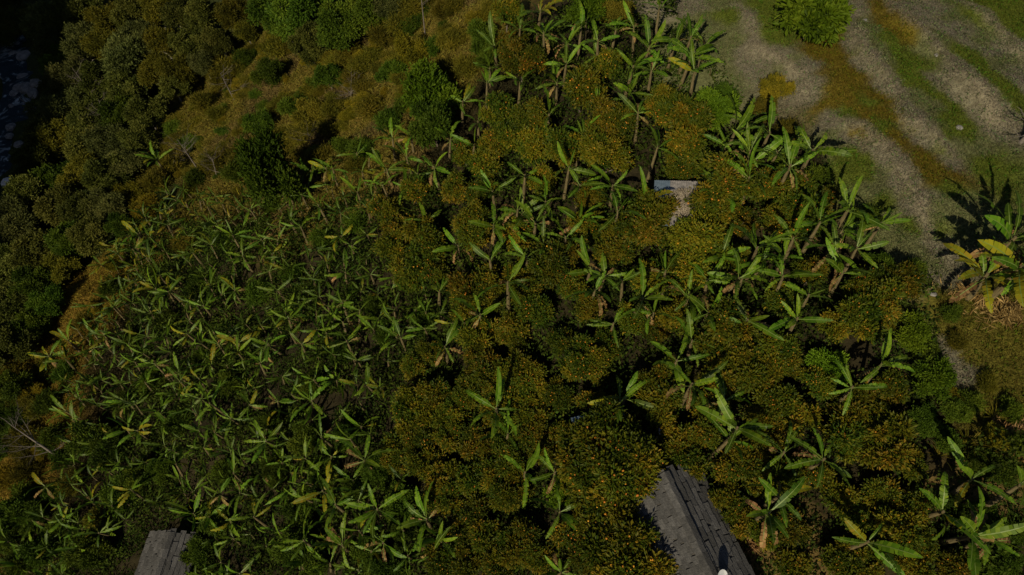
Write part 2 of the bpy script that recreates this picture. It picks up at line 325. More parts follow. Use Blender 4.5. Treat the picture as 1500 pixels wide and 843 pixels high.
# ------------------------------------------------------------------ leaf clouds
def leaf_quads(Pc, Nn, Ln, Wd, rng, fold=.12):
    """Rhombic leaves at Pc facing Nn."""
    k = len(Pc); t = rng.normal(size=(k, 3)); t -= (t * Nn).sum(1)[:, None] * Nn
    t /= np.linalg.norm(t, axis=1)[:, None] + 1e-9; b = np.cross(Nn, t)
    Ln = Ln * rng.uniform(.65, 1.3, k)[:, None]; Wd = Wd * rng.uniform(.65, 1.3, k)[:, None]
    V = np.stack([Pc - t * Ln / 2, Pc + b * Wd / 2 + Nn * Wd * fold, Pc + t * Ln / 2, Pc - b * Wd / 2 + Nn * Wd * fold], 1)
    return V.reshape(-1, 3), np.arange(4 * k).reshape(k, 4)
def unit(v): return v / (np.linalg.norm(v, axis=1)[:, None] + 1e-9)
def crown(name, seed, lobes, nleaf, L, Wd, mat, up=.45, lobe_var=.5, m=11):
    """Leaves sit in sprigs at the twig ends, with gaps between the sprigs."""
    rng = np.random.default_rng(seed); tot = sum(r * r for _, r in lobes); Ps, Ds, Ts = [], [], []
    for c, r in lobes:
        k = int(nleaf / m * 1.9 * r * r / tot)
        d = unit(rng.normal(size=(k, 3))); d[:, 2] = np.where(d[:, 2] < -.45, -d[:, 2], d[:, 2])
        lump = .62 + .7 * vnoise(d[:, 0] * 2.3 + seed, d[:, 1] * 2.3 + d[:, 2] * 1.9, seed)
        p = np.array(c) + d * (r * lump * rng.uniform(.72, 1.12, k))[:, None] * np.array([1, 1, .9])
        gap = vnoise(d[:, 0] * 4.3 + seed * 1.7, d[:, 1] * 4.3 + d[:, 2] * 3.1, seed + 7) > .42
        for c2, r2 in lobes:
            if c2 is not c: gap &= ((p - np.array(c2)) ** 2).sum(1) > (r2 * .62) ** 2
        p, d = p[gap], d[gap]; Ps.append(p); Ds.append(d); Ts.append(np.full(len(p), rng.random()))
    p = np.concatenate(Ps); d = np.concatenate(Ds); tl = np.concatenate(Ts); k = len(p)
    sp_ = L * 1.15
    sprig = rng.random(k)
    p = np.repeat(p, m, 0); d = np.repeat(d, m, 0)
    off = rng.normal(size=p.shape) * sp_ * .62
    tg = unit(unit(off) * .8 + d * .5 + rng.normal(size=p.shape) * .3)
    Nn = d * .5 + np.array([0, 0, up]) + rng.normal(size=p.shape) * .4; Nn = unit(Nn - (Nn * tg).sum(1)[:, None] * tg)
    bn = np.cross(Nn, tg); q = p + off
    ln = L * rng.uniform(.7, 1.35, len(q))[:, None]; wd = Wd * rng.uniform(.7, 1.3, len(q))[:, None]
    V = np.stack([q - tg * ln / 2, q + bn * wd / 2 + Nn * wd * .15 + tg * ln * .05, q + tg * ln / 2 - Nn * ln * .1, q - bn * wd / 2 + Nn * wd * .15 + tg * ln * .05], 1).reshape(-1, 3)
    tone = np.clip(lobe_var * np.repeat(tl, m) + .26 * np.repeat(sprig, m) + (.85 - lobe_var) * rng.random(len(q)) ** 1.3, 0, 1)
    return mesh(name, V, np.arange(len(V)).reshape(-1, 4), mat, False, {'rnd': np.repeat(tone, 4)})
def lobe_set(seed, R, H, nl, rlo=.32, rhi=.5, zc=None):
    rng = np.random.default_rng(seed); out = [((0, 0, H * .6), R * .42)]
    for i in range(nl):
        a = rng.uniform(0, 6.283); q = R * math.sqrt(rng.uniform(.05, 1)) * .8
        z = H * (.42 + .5 * rng.random() * (1 - .55 * (q / R) ** 2))
        out.append(((q * math.cos(a), q * math.sin(a), z), R * rng.uniform(rlo, rhi)))
    return out
def trunk_mesh(name, seed, lobes, r0, mat, fork=.3):
    rng = random.Random(seed); mb = MB(); top = max(c[2] for c, _ in lobes); zf = top * fork
    mb.tube([(0, 0, -.35), (.03, .02, zf * .5), (rng.uniform(-.1, .1), rng.uniform(-.1, .1), zf)], [r0 * 1.25, r0, r0 * .85], 7)
    for c, r in lobes:
        mid = (c[0] * .45 + rng.uniform(-.1, .1), c[1] * .45 + rng.uniform(-.1, .1), zf + (c[2] - zf) * .5)
        mb.tube([(0, 0, zf * .95), mid, c, (c[0] * 1.2, c[1] * 1.2, c[2] + r * .7)], [r0 * .6, r0 * .42, r0 * .22, r0 * .06], 5, 0, False)
    return mb.me(name, mat, True)
def ico(sub=0):
    t = (1 + 5 ** .5) / 2
    V = [(-1, t, 0), (1, t, 0), (-1, -t, 0), (1, -t, 0), (0, -1, t), (0, 1, t), (0, -1, -t), (0, 1, -t), (t, 0, -1), (t, 0, 1), (-t, 0, -1), (-t, 0, 1)]
    F = [(0, 11, 5), (0, 5, 1), (0, 1, 7), (0, 7, 10), (0, 10, 11), (1, 5, 9), (5, 11, 4), (11, 10, 2), (10, 7, 6), (7, 1, 8), (3, 9, 4), (3, 4, 2), (3, 2, 6), (3, 6, 8), (3, 8, 9), (4, 9, 5), (2, 4, 11), (6, 2, 10), (8, 6, 7), (9, 8, 1)]
    V = [np.array(v) / np.linalg.norm(v) for v in V]
    for _ in range(sub):
        mid = {}; F2 = []
        def m(a, b):
            k = (min(a, b), max(a, b))
            if k not in mid:
                p = V[a] + V[b]; V.append(p / np.linalg.norm(p)); mid[k] = len(V) - 1
            return mid[k]
        for a, b, c in F:
            x, y, z = m(a, b), m(b, c), m(c, a); F2 += [(a, x, z), (b, y, x), (c, z, y), (x, y, z)]
        F = F2
    return np.array(V), np.array(F)
ICO0, ICO1, ICO3 = ico(0), ico(1), ico(3)
def fruit_mesh(name, seed, lobes, k, r=.043):
    rng = np.random.default_rng(seed); v, f = ICO1; Vs, Fs, Rs = [], [], []; off = 0
    # fruit hang in groups
    w = np.array([q[1] ** 2 for q in lobes]); w = w * rng.uniform(.1, 1.6, len(w)); w /= w.sum()
    for i in range(k):
        c, R = lobes[rng.choice(len(lobes), p=w)]
        d = rng.normal(size=3); d /= np.linalg.norm(d); d[2] = abs(d[2]) if d[2] < -.4 else d[2]
        lump = .62 + .7 * float(vnoise(np.array(d[0] * 2.3 + seed - 100), np.array(d[1] * 2.3 + d[2] * 1.9), seed - 100))
        p = np.array(c) + d * R * lump * rng.uniform(.92, 1.1) * np.array([1, 1, .9])
        Vs.append(v * r * rng.uniform(.8, 1.15) * np.array([1, 1, .93]) + p); Fs.append(f + off); off += len(v); Rs.append(np.full(len(v), rng.random()))
    return mesh(name, np.concatenate(Vs), np.concatenate(Fs), M['fruit'], True, {'rnd': np.concatenate(Rs)})

# ------------------------------------------------------------------ orange trees
ORANGE = '''745 20 26|765 80 38|780 180 36|855 128 36|890 100 26|873 187 42|785 215 30|980 150 38|1007 180 34|905 187 30|751 61 26|730 160 28|743 200 28
756 344 26|767 405 30|793 267 26|828 221 30|890 235 42|865 290 24|1007 216 32|1000 246 26|943 312 26|927 335 34|860 333 30|812 381 36|900 365 32|967 341 24
953 408 28|1000 362 22|1004 387 28|1058 288 32|1055 315 30|1081 325 26|1121 272 28|1135 267 26|1167 288 32|1180 322 36|1140 328 28|1207 293 24|1287 411 30
1321 413 28|1260 427 26|1292 444 36|1260 467 36|1225 478 26|1148 440 28|1140 515 32|1112 539 32|1153 528 26|1135 587 32|1167 608 30|1116 611 26|1244 592 28
1281 592 28|1303 568 24|1271 616 32|767 430 28|780 453 28|753 480 28|841 416 26|865 453 24|855 528 40|761 539 28|780 560 28|815 579 20|780 604 28|889 507 24
990 413 24|993 464 30|1073 469 40|1050 505 38|1100 539 36|1060 545 34|1129 507 26|959 563 30|988 547 22|967 590 36|1119 640 30|905 645 40|884 668 32|927 692 34
911 722 26|993 645 30|1007 675 30|1095 677 30|1068 684 24|1113 700 26|1066 732 26|1082 762 26|1121 778 28|921 797 34|780 639 28|767 789 28|756 810 28|841 778 32
852 808 32|860 725 28|753 719 28|753 671 28|790 815 26|1233 639 36|1300 650 40|1330 675 28|1228 730 30|1249 750 26|1153 698 30|1159 773 30|1159 829 30|1340 746 24
1313 778 36|1345 795 30|1271 823 30|1233 825 28|1335 831 30|725 216 26|706 240 26|682 224 22|607 280 22|567 307 26|669 280 24|703 280 22|578 333 24|698 320 34
679 350 28|618 344 30|578 360 28|610 387 34|629 365 26|711 408 28|597 408 22|640 405 22|685 427 30|690 455 28|717 430 26|701 493 30|703 520 28|754 500 22|717 545 30
743 565 28|607 539 20|629 515 20|610 587 28|637 581 30|602 612 30|637 610 30|730 613 30|757 590 26|583 645 24|581 669 24|618 642 28|661 642 26|623 682 28|653 700 28
663 732 26|639 732 24|727 693 28|741 725 26|690 751 28|677 778 26|705 785 28|650 823 28|685 823 28|745 805 26|727 833 26|820 640 24|830 690 26|820 500 22|930 470 26
870 590 20|800 660 24|700 650 30|700 700 28|670 600 26|690 570 26|960 480 22|1190 400 24|1080 380 24|1030 640 26|1040 600 24|1200 560 22|1195 690 28|1290 720 28|1400 830 28'''
HUBS = '''831 64|817 123|803 171|828 91|873 80|924 93|948 67|929 136|956 107|987 60|969 16|1024 104|1007 80|916 150|959 221|1097 184|1105 221|1065 211|727 67|711 125|674 149|690 213
602 200|717 101|573 205|767 261|848 272|783 323|845 323|908 315|1076 235|1095 237|1105 261|863 389|881 400|919 411|1044 413|1073 405|1089 413|796 357|775 373|753 307|1119 360|1057 371
1263 365|1231 341|1220 365|1148 381|1116 387|1151 413|1188 435|1292 539|1252 568|932 435|961 456|1007 435|1039 453|993 528|1015 560|903 592|1081 625|815 690
1060 645|815 754|1121 743|815 839|1204 666|1140 722|1377 741|1428 709|1444 789|1417 775|1495 719|653 512|679 477|727 592|531 671|551 741|497 738|527 775|503 799|626 759|649 794|631 804|565 791
627 323|725 277|671 363|722 384|725 333|762 315|567 248|599 229|640 245|655 205|700 180|745 420|860 30|900 45|1290 330|640 430|700 465|745 330|800 300|830 350|870 430|900 470|950 300|980 400|1020 500|1100 470|1170 470|1060 590|1150 660|1260 790|740 640|770 690|760 40|800 50|850 45|880 60|935 40|1010 50|1030 65|940 165|880 150|760 120|850 200|830 250|900 270|1140 220|1125 195|1075 190|1160 240|1170 350|1200 330|1240 400|1060 290|1170 215'''
HUBP = [tuple(map(float, q.split())) for q in HUBS.replace('\n', '|').split('|')] + [(1244, 309), (1188, 222), (913, 586)]
OT = [tuple(map(float, s.split())) for s in ORANGE.replace('\n', '|').split('|')]
ovar = []
for i in range(7):
    R_, H_ = 1.6, 3.5
    lb = lobe_set(100 + i, R_, H_, 19 + i % 4, .17, .36)
    ovar.append((trunk_mesh('citrus_trunk', i, lb, .085, M['bark']),
                 crown('citrus_crown', 200 + i, lb, 10500, .19, .085, M['orange_leaf'], m=8),
                 fruit_mesh('citrus_fruit', 300 + i, lb, [230, 130, 300, 170, 80, 260, 50][i])))
osmall = []
for i in range(7):
    lb = lobe_set(130 + i, 1.6, 3.5, 17 + i % 4, .18, .38)
    osmall.append((trunk_mesh('citrus_trunk', 30 + i, lb, .085, M['bark']), crown('citrus_crown', 230 + i, lb, 5200, .28, .13, M['orange_leaf'], m=7),
                   fruit_mesh('citrus_fruit', 330 + i, lb, [110, 60, 150, 80, 35, 130, 20][i], .055)))
FRW = ['heavily fruiting orange tree', 'orange tree with scattered fruit']
PLACED = []
for q in ((910, 682, 40, 3.2), (893, 735, 36, 2.9), (905, 800, 36, 3.0), (908, 760, 30, 2.7), (932, 822, 32, 3.0), (950, 862, 30, 3.1), (1058, 256, 32, 3.0), (1034, 352, 28, 2.7), (872, 660, 22, 2.9), (948, 316, 26, 2.6), (899, 640, 40, 3.0)): OT.append(q)
for i, (u, v, r, *hh) in enumerate(OT):
    if not hh:
        for hu, hv in HUBP:                    # a banana plant keeps its own gap between the crowns
            du, dv = u - hu, v - hv + 8; dd_ = math.hypot(du, dv) + 1e-6
            if dd_ < r * .85: u, v = u + du / dd_ * (r * .85 - dd_), v + dv / dd_ * (r * .85 - dd_)
    x, y, z, d = at(u, v, 2.0); Rm = r * d / FOC; s = max(.5, min(1.3, Rm / 1.74)); x, y, z, d = at(u, v, 2.35 * s)
    if hh: s = hh[0] / 2.25 * .92; x, y, z, d = at(u, v, hh[0] * 1.1)
    k = (i * 5 + int(u)) % 7
    if u < 760 and v > 500 and k in (0, 2): k = 4          # fewer fruit low on the slope
    t, c, f = (osmall if s < .82 or (s < 1 and i % 3 == 0) else ovar)[k]
    e = obj('orange_tree', None, None, (x, y, z), (0, 0, random.uniform(0, 6.28)), (s, s, s * random.uniform(.95, 1.15)))
    obj('trunk', t, e); tag(obj('crown', c, e), kind='stuff'); tag(obj('fruit', f, e), kind='stuff')
    rich = 'loaded with orange fruit' if k in (0, 2, 5) else ('with few oranges' if k in (4, 6) else 'with scattered orange fruit')
    size = 'small' if s < .78 else ('large' if s > 1.02 else 'medium-sized')
    zone = 'beside the banana grove' if u < 660 else ('in the middle orchard' if u < 900 else ('towards the fallow field' if v < 620 else 'around the slate-roofed farmhouse'))
    tag(e, f'{size} orange tree {rich} {zone}', 'orange tree', f'{size} orange trees {rich} {zone}')
    PLACED.append((x, y, 1.2 * s))

# ------------------------------------------------------------------ banana plants
def banana_leaf(name, seed, L, e0, curl, tat, mat, width=.27, twist=.0):
    rng = random.Random(seed); V, F, mi, rn = [], [], [], []
    ns = 12; pet = .13; pts = []; p = Vector((0, 0, 0)); 
    for i in range(ns + 2):
        t = i / (ns + 1); e = e0 - curl * t ** 1.4
        pts.append((t, p.copy(), e)); p = p + Vector((math.cos(e), 0, math.sin(e))) * L / (ns + 1)
    def wid(t):
        q = (t - pet) / (1 - pet)
        return width * min(1, (max(q, 0) * 6) ** .6) * (1 - max(0, (q - .45) / .55) ** 2.2) ** .8 + .012 if q > 0 else .02
    for sd in (-1, 1):
        droop = rng.uniform(-.15, .5); 
        for i in range(1, ns + 1):
            (t0, a, e), (t1, b, e1) = pts[i], pts[i + 1]
            torn = rng.random() < tat
            sh = rng.uniform(-.05, .16) * L * .12; k = rng.uniform(.7, .95) if torn else 1
            dz = -droop * .5 + (rng.uniform(-.6, .1) if torn else 0)
            w0, w1 = wid(t0) * k, wid(t1) * k
            nrm = Vector((-math.sin(e), 0, math.cos(e))); dirv = Vector((math.cos(e), 0, math.sin(e)))
            o0 = a + Vector((0, sd * w0, 0)) + nrm * (.22 + dz) * w0 + dirv * (sh + w0 * .25)
            o1 = b + Vector((0, sd * w1, 0)) + nrm * (.22 + dz) * w1 + dirv * (sh + w1 * .25)
            if torn: o1 = o1 * .75 + o0 * .25
            j = len(V); V += [a, b, o1, o0]; F.append((j, j + 1, j + 2, j + 3) if sd < 0 else (j, j + 3, j + 2, j + 1)); mi.append(0)
            q = rng.random() * .6 + .2; rn += [q, q, min(1, q + .2 * rng.random()), q]
    # midrib and petiole, a slim three-sided bar
    for i in range(0, ns + 1, 2):
        a = pts[i][1]; b = pts[min(i + 2, ns + 1)][1]; r0 = .030 * (1 - .85 * pts[i][0]); r1 = .030 * (1 - .85 * pts[min(i + 2, ns + 1)][0])
        j = len(V); V += [a + Vector((0, -r0, .012)), a + Vector((0, r0, .012)), b + Vector((0, r1, .012)), b + Vector((0, -r1, .012))]; F.append((j, j + 1, j + 2, j + 3)); mi.append(1); rn += [.5] * 4
        if i < 3:
            j = len(V); V += [a + Vector((0, -r0, .012)), a + Vector((0, 0, -r0)), b + Vector((0, 0, -r1)), b + Vector((0, -r1, .012))]; F.append((j, j + 1, j + 2, j + 3)); mi.append(1); rn += [.5] * 4
            j = len(V); V += [a + Vector((0, r0, .012)), a + Vector((0, 0, -r0)), b + Vector((0, 0, -r1)), b + Vector((0, r1, .012))]; F.append((j, j + 3, j + 2, j + 1)); mi.append(1); rn += [.5] * 4
    return mesh(name, [tuple(q) for q in V], F, [mat, M['rib']], False, {'rnd': np.array(rn)}, mi)
BL = [banana_leaf('banana_leaf', 40 + i, L, math.radians(e), math.radians(c), t, M['banana'], w) for i, (L, e, c, t, w) in enumerate([
    (2.2, 66, 50, .1, .16), (2.4, 58, 62, .3, .17), (2.1, 48, 50, .15, .18), (2.35, 42, 60, .5, .165), (2.0, 32, 45, .3, .17), (2.45, 74, 45, .05, .15), (2.1, 54, 95, .6, .16), (1.8, 20, 60, .7, .14), (1.7, 82, 15, 0, .09)])]
BY = [banana_leaf('yellow_banana_leaf', 70 + i, L, math.radians(e), math.radians(c), t, M['banana_yellow'], .19) for i, (L, e, c, t) in enumerate([(2.1, 50, 75, .4), (2.0, 35, 85, .5), (2.2, 60, 80, .3)])]
BD = [banana_leaf('dead_banana_leaf', 80 + i, L, math.radians(e), math.radians(c), .8, M['banana_dead'], .15) for i, (L, e, c) in enumerate([(1.8, 10, 110), (1.6, -20, 75), (2.0, 25, 120)])]
STEM = []
for h in (1.7, 2.1, 2.5, 2.9, 3.5):
    mb = MB(); mb.tube([(0, 0, -.4), (0, 0, h * .4), (0, 0, h * .8), (0, 0, h + .1)], [.16, .13, .10, .06], 8)
    STEM.append((h, mb.me('pseudostem', M['stem'], True)))
def banana(x, y, z, s, label, group, nl=7, hi=None, yellow=0.0, dead=0, lean=.1, rot=None, sucker=False, roll=.7, wide=1.0):
    h, st = STEM[hi if hi is not None else random.randrange(3)]
    e = obj('banana_plant', None, None, (x, y, z), (random.uniform(-lean, lean), random.uniform(-lean, lean), random.uniform(0, 6.28) if rot is None else rot), s)
    obj('pseudostem', st, e)
    a = random.uniform(0, 6.28)
    for j in range(nl):
        a += 2.4 + random.uniform(-.35, .35)
        me = random.choice(BY) if random.random() < yellow else (BL[8] if j == 0 and random.random() < .3 else BL[random.randrange(8)])
        q = random.uniform(.7, 1.15)
        obj('leaf', me, e, (.05 * math.cos(a), .05 * math.sin(a), h - .02 * j), (random.uniform(-roll, roll), random.uniform(-.3, .35), a), (q, q * random.uniform(.8, 1.25) * wide, q))
    if sucker:
        aa = random.uniform(0, 6.28); sx, sy = .5 * math.cos(aa), .5 * math.sin(aa)
        sk = obj('sucker', STEM[0][1], e, (sx, sy, 0), (0, 0, 0), (.6, .6, .5)); a = random.uniform(0, 6.28)
        for j in range(4):
            a += 1.7 + random.uniform(-.3, .3); q = random.uniform(.5, .75)
            obj('leaf', BL[random.randrange(8)], e, (sx, sy, .82), (random.uniform(-.4, .4), 0, a), (q, q, q))
    for j in range(dead):
        a = random.uniform(0, 6.28)
        obj('dead_leaf', BD[random.randrange(3)], e, (.05 * math.cos(a), .05 * math.sin(a), h - .25), (random.uniform(-.5, .5), 0, a), random.uniform(.8, 1.05))
    tag(e, label, 'banana plant', group); PLACED.append((x, y, .5)); return e
def ground_hub(u, v, h): return at(u, v, h)
for i, s in enumerate(HUBS.replace('\n', '|').split('|')):
    u, v = map(float, s.split()); sc = random.uniform(.72, .95) if u > 700 and v < 420 else random.uniform(.75, .98) if u > 700 else random.uniform(.74, .92)
    hi = random.choice((2, 3, 4, 4)) if u > 690 else random.randrange(1, 4); h = STEM[hi][0] * sc
    x, y, z, d = ground_hub(u, v, h); nl = random.choice((5, 6, 6, 7)); dd = random.choice((0, 0, 0, 1, 2, 3))
    look = 'trailing brown dead leaves' if dd else ('tall green' if hi >= 3 else 'green')
    cw = {4: 'four', 5: 'five', 6: 'six', 7: 'seven', 8: 'eight', 9: 'nine'}
    nm = f'{cw[nl]}-leaved banana plant with {look}' if dd else f'{cw[nl]}-leaved {look} banana plant'
    where = 'below the fallow field' if u > 1000 and v < 600 else ('near the slate-roofed farmhouse' if u > 780 and v >= 600 else ('in the upper orchard' if v < 300 else ('at the grove edge' if u < 700 else 'in the middle orchard')))
    banana(x, y, z, sc, f'{nm} {where}', f'{nm} {where}', nl, hi, .02, dd)
# the ones that stand out
for u, v, sc, hi, nl, ye, dd, lb in [
        (1244, 309, 1.05, 3, 6, .1, 0, 'tall banana plant with a long yellowish leaf, shadow fanned over the field edge'),
        (1188, 222, 1.0, 3, 6, .25, 1, 'banana plant whose upright leaves cast a fan shadow on pale soil'),
        (1482, 345, 1.35, 1, 12, .0, 4, 'big yellow-green banana plant at the field side above the dry leaf heap'),
        (1500, 392, 1.35, 1, 13, .08, 5, 'big banana plant with long arching leaves leaning over the dry leaf heap'),
        (1452, 405, 1.25, 0, 10, .3, 4, 'low yellowing banana plant growing out of the dry leaf heap'),
        (788, 16, 1.0, 2, 7, .7, 4, 'withered banana plant with yellow and orange-brown hanging leaves on the upper slope'),
        (913, 586, .95, 2, 5, .4, 0, 'banana plant with one bright yellow leaf between two orange trees'),
        (230, 235, .95, 3, 10, .1, 0, 'round-headed banana plant standing alone against the dark wood'),
        (200, 345, .95, 2, 9, .6, 2, 'yellowing banana plant at the wood edge of the grove'),
        (70, 522, .95, 2, 8, .5, 1, 'lone yellowish banana plant on the bare earth path'),
        (100, 500, .9, 2, 7, .5, 1, 'yellowish banana plant beside the bare earth path with brown leaves')]:
    h = STEM[hi][0] * sc; x, y, z, d = at(u, v, h); banana(x, y, z, sc, lb, None, nl, hi, ye, dd, .08)
# the dense grove
POLY = [(545, 230), (600, 262), (640, 300), (548, 318), (545, 400), (600, 430), (655, 440), (690, 500), (600, 520), (560, 600), (555, 650), (600, 715), (610, 780), (600, 843), (300, 860), (285, 770), (230, 755), (170, 790), (110, 860), (20, 860), (50, 740), (120, 700), (110, 600), (90, 560), (110, 520), (150, 450), (165, 400), (195, 330), (255, 285), (350, 300), (440, 280), (500, 255)]
def inside(u, v, Pl):
    c = False
    for (ax_, ay_), (bx_, by_) in zip(Pl, Pl[1:] + Pl[:1]):
        if (ay_ > v) != (by_ > v) and u < (bx_ - ax_) * (v - ay_) / (by_ - ay_) + ax_: c = not c
    return c
PW = [xy(*p) for p in POLY]
xs = [p[0] for p in PW]; ys = [p[1] for p in PW]; grove = [(p[0], p[1]) for p in PLACED]
ngrove = 0; tries = 0
cand = []
while len(cand) < 470 and tries < 60000:
    tries += 1; x = random.uniform(min(xs), max(xs)); y = random.uniform(min(ys), max(ys))
    if not inside(x, y, PW): continue
    z = float(height(np.array([x]), np.array([y]))[0])
    if not in_view(x, y, z + 2, 1.04): continue
    if any((x - a) ** 2 + (y - b) ** 2 < 1.0 ** 2 for a, b in grove): continue
    grove.append((x, y)); q = random.choice((random.uniform(.42, .6), random.uniform(.6, .8), random.uniform(.6, .85)))
    cand.append((q / (y * cp - (z - CZ) * sp), x, y, z, q))
cand.sort(reverse=True)                       # the ones that show largest are plants of their own
LV = [(np.array([v.co[:] for v in m.vertices]), np.array([p.vertices[:] for p in m.polygons]), np.array([p.material_index for p in m.polygons]), np.array([d.value for d in m.attributes['rnd'].data])) for m in BL + BY]
SV, SF, SM, SR = [], [], [], []; so = 0
for ci, (_, x, y, z, q) in enumerate(cand):
    pu, pv = pix(x, y, z + 2)
    yl = .5 if (pu < 290 and pv < 420 and random.random() < .6) else (.04 if random.random() < .9 else .3)
    dd = random.choice((0, 0, 0, 0, 1, 2)); hi = random.randrange(0, 4); nl = random.choice((5, 6, 6, 7, 8))
    if ci >= 160:
        h = STEM[hi][0] * q; a = random.uniform(0, 6.28)
        base = Matrix.Translation((x, y, z)) @ Euler((random.uniform(-.22, .22), random.uniform(-.22, .22), a)).to_matrix().to_4x4() @ Matrix.Scale(q, 4)
        tv = np.array([[math.cos(k * 1.257) * r, math.sin(k * 1.257) * r, zz] for zz, r in ((-.4, .15), (STEM[hi][0] * .6, .11), (STEM[hi][0], .06)) for k in range(5)])
        tf = np.array([(i * 5 + k, i * 5 + (k + 1) % 5, (i + 1) * 5 + (k + 1) % 5, (i + 1) * 5 + k) for i in range(2) for k in range(5)])
        def put(V, F, Mi, R_, Mx):
            global so
            A_ = np.array(Mx); SV.append(V @ A_[:3, :3].T + A_[:3, 3]); SF.append(F + so); SM.append(Mi); SR.append(R_); so += len(V)
        put(tv, tf, np.full(len(tf), 3), np.full(len(tv), .5), base)
        for j in range(nl):
            a += 2.4 + random.uniform(-.4, .4); yy = random.random() < yl; k = 9 + random.randrange(3) if yy else random.randrange(8); r = random.uniform(.7, 1.15)
            Mx = base @ Matrix.Translation((0, 0, STEM[hi][0] - .02 * j)) @ Euler((random.uniform(-1, 1), random.uniform(-.3, .35), a)).to_matrix().to_4x4() @ Matrix.Diagonal((r, r * random.uniform(.65, 1.0), r, 1))
            V, F, Mi, R_ = LV[k]; tone = random.uniform(-.5, .3); put(V, F, np.where(Mi == 1, 1, 2 if yy else 0), np.clip(R_ + tone, 0, 1), Mx)
        continue
    cw = {4: 'four', 5: 'five', 6: 'six', 7: 'seven', 8: 'eight', 9: 'nine'}
    nm = 'yellowing banana plant' if yl > .2 else ('banana plant with brown dead leaves' if dd else ('tall green banana plant' if hi == 3 else ('short green banana plant' if hi == 0 else 'green banana plant')))
    nm = cw[nl] + '-leaved ' + nm
    wh = 'in the grove near the wood' if pu < 300 and pv < 480 else ('in the grove around the hut' if pv > 680 and pu < 420 else 'in mid grove')
    banana(x, y, z, q, f'{nm} {wh}', f'{nm} {wh}', nl, hi, yl, dd, .2, None, random.random() < .5, 1.0, .84)
bg_ = obj('banana_grove', mesh('banana_grove', np.concatenate(SV), np.concatenate(SF), [M['banana'], M['rib'], M['banana_yellow'], M['stem']], False, {'rnd': np.concatenate(SR)}, np.concatenate(SM)))
tag(bg_, 'mass of smaller banana plants filling the dense grove', 'banana grove', None, 'stuff')

# ------------------------------------------------------------------ shrubs and trees
def plant_kind(name, seed, R_, H_, nl, nleaf, L, Wd, mat, r0, bark='bark', rlo=.15, rhi=.38, nv=4):
    out = []
    for i in range(nv):
        lb = lobe_set(seed + i, R_, H_, nl, rlo, rhi)
        out.append((trunk_mesh(name + '_trunk', seed + i, lb, r0, M[bark], .32), crown(name + '_crown', seed + 50 + i, lb, nleaf, L, Wd, mat)))
    return out
KIND = {'green': plant_kind('green_shrub', 400, 1.5, 2.6, 12, 9000, .19, .09, M['green_leaf'], .06),
        'bright': plant_kind('bright_shrub', 420, 1.5, 2.6, 12, 8000, .24, .11, M['bright_leaf'], .06),
        'olive': plant_kind('olive_shrub', 440, 1.5, 2.2, 13, 7000, .17, .07, M['olive_leaf'], .05),
        'yellow': plant_kind('yellow_shrub', 460, 1.5, 2.2, 12, 6500, .17, .07, M['yellow_leaf'], .05),
        'forest': plant_kind('forest_tree', 480, 3.0, 7.0, 20, 15000, .34, .17, M['forest_leaf'], .17, 'pale_bark', .16, .38, 4),
        'grey': plant_kind('grey_tree', 500, 3.0, 6.5, 19, 14000, .36, .13, M['grey_leaf'], .16, 'pale_bark', .16, .38, 3),
        'wood_olive': plant_kind('wood_olive', 520, 3.0, 6.0, 18, 13000, .34, .14, M['olive_leaf'], .15, 'pale_bark', .16, .36, 3),
        'wood_green': plant_kind('wood_green', 540, 3.0, 6.4, 19, 15000, .34, .17, M['green_leaf'], .15, 'pale_bark', .16, .38, 3)}
KIND['scrub'] = plant_kind('scrub', 580, 1.5, 2.0, 15, 3200, .42, .07, M['olive_leaf'], .04, 'bark', .14, .4)
KIND['scrub_green'] = plant_kind('scrub_green', 600, 1.5, 2.0, 15, 3200, .36, .09, M['green_leaf'], .04, 'bark', .14, .4)
KIND['broad'] = plant_kind('broad_leaved', 560, 1.5, 2.4, 16, 4200, .36, .16, M['bright_leaf'], .06, 'bark', .13, .3)
BASER = {'broad': 1.5, 'scrub': 1.5, 'scrub_green': 1.5, 'green': 1.5, 'bright': 1.5, 'olive': 1.5, 'yellow': 1.5, 'forest': 3, 'grey': 3, 'wood_olive': 3, 'wood_green': 3}
BASEH = {'broad': 2.4, 'scrub': 2.0, 'scrub_green': 2.0, 'green': 2.6, 'bright': 2.6, 'olive': 2.2, 'yellow': 2.2, 'forest': 7, 'grey': 6.5, 'wood_olive': 6, 'wood_green': 6.4}
def grow(name, cat, kind, u, v, r, label, group, stretch=1.0):
    x, y, z, d = at(u, v, BASEH[kind] * .6); s = r * d / FOC / BASER[kind] * 1.08; x, y, z, d = at(u, v, BASEH[kind] * .6 * s * stretch)
    t, c = KIND[kind][random.randrange(len(KIND[kind]))]
    e = obj(name, None, None, (x, y, z - .05), (0, 0, random.uniform(0, 6.28)), (s, s, s * stretch))
    if cat == 'tree': obj('trunk', t, e); tag(obj('crown', c, e), kind='stuff')
    else: obj('stem', t, e); tag(obj('foliage', c, e), kind='stuff')
    tag(e, label, cat, group); PLACED.append((x, y, .5 * r * d / FOC))
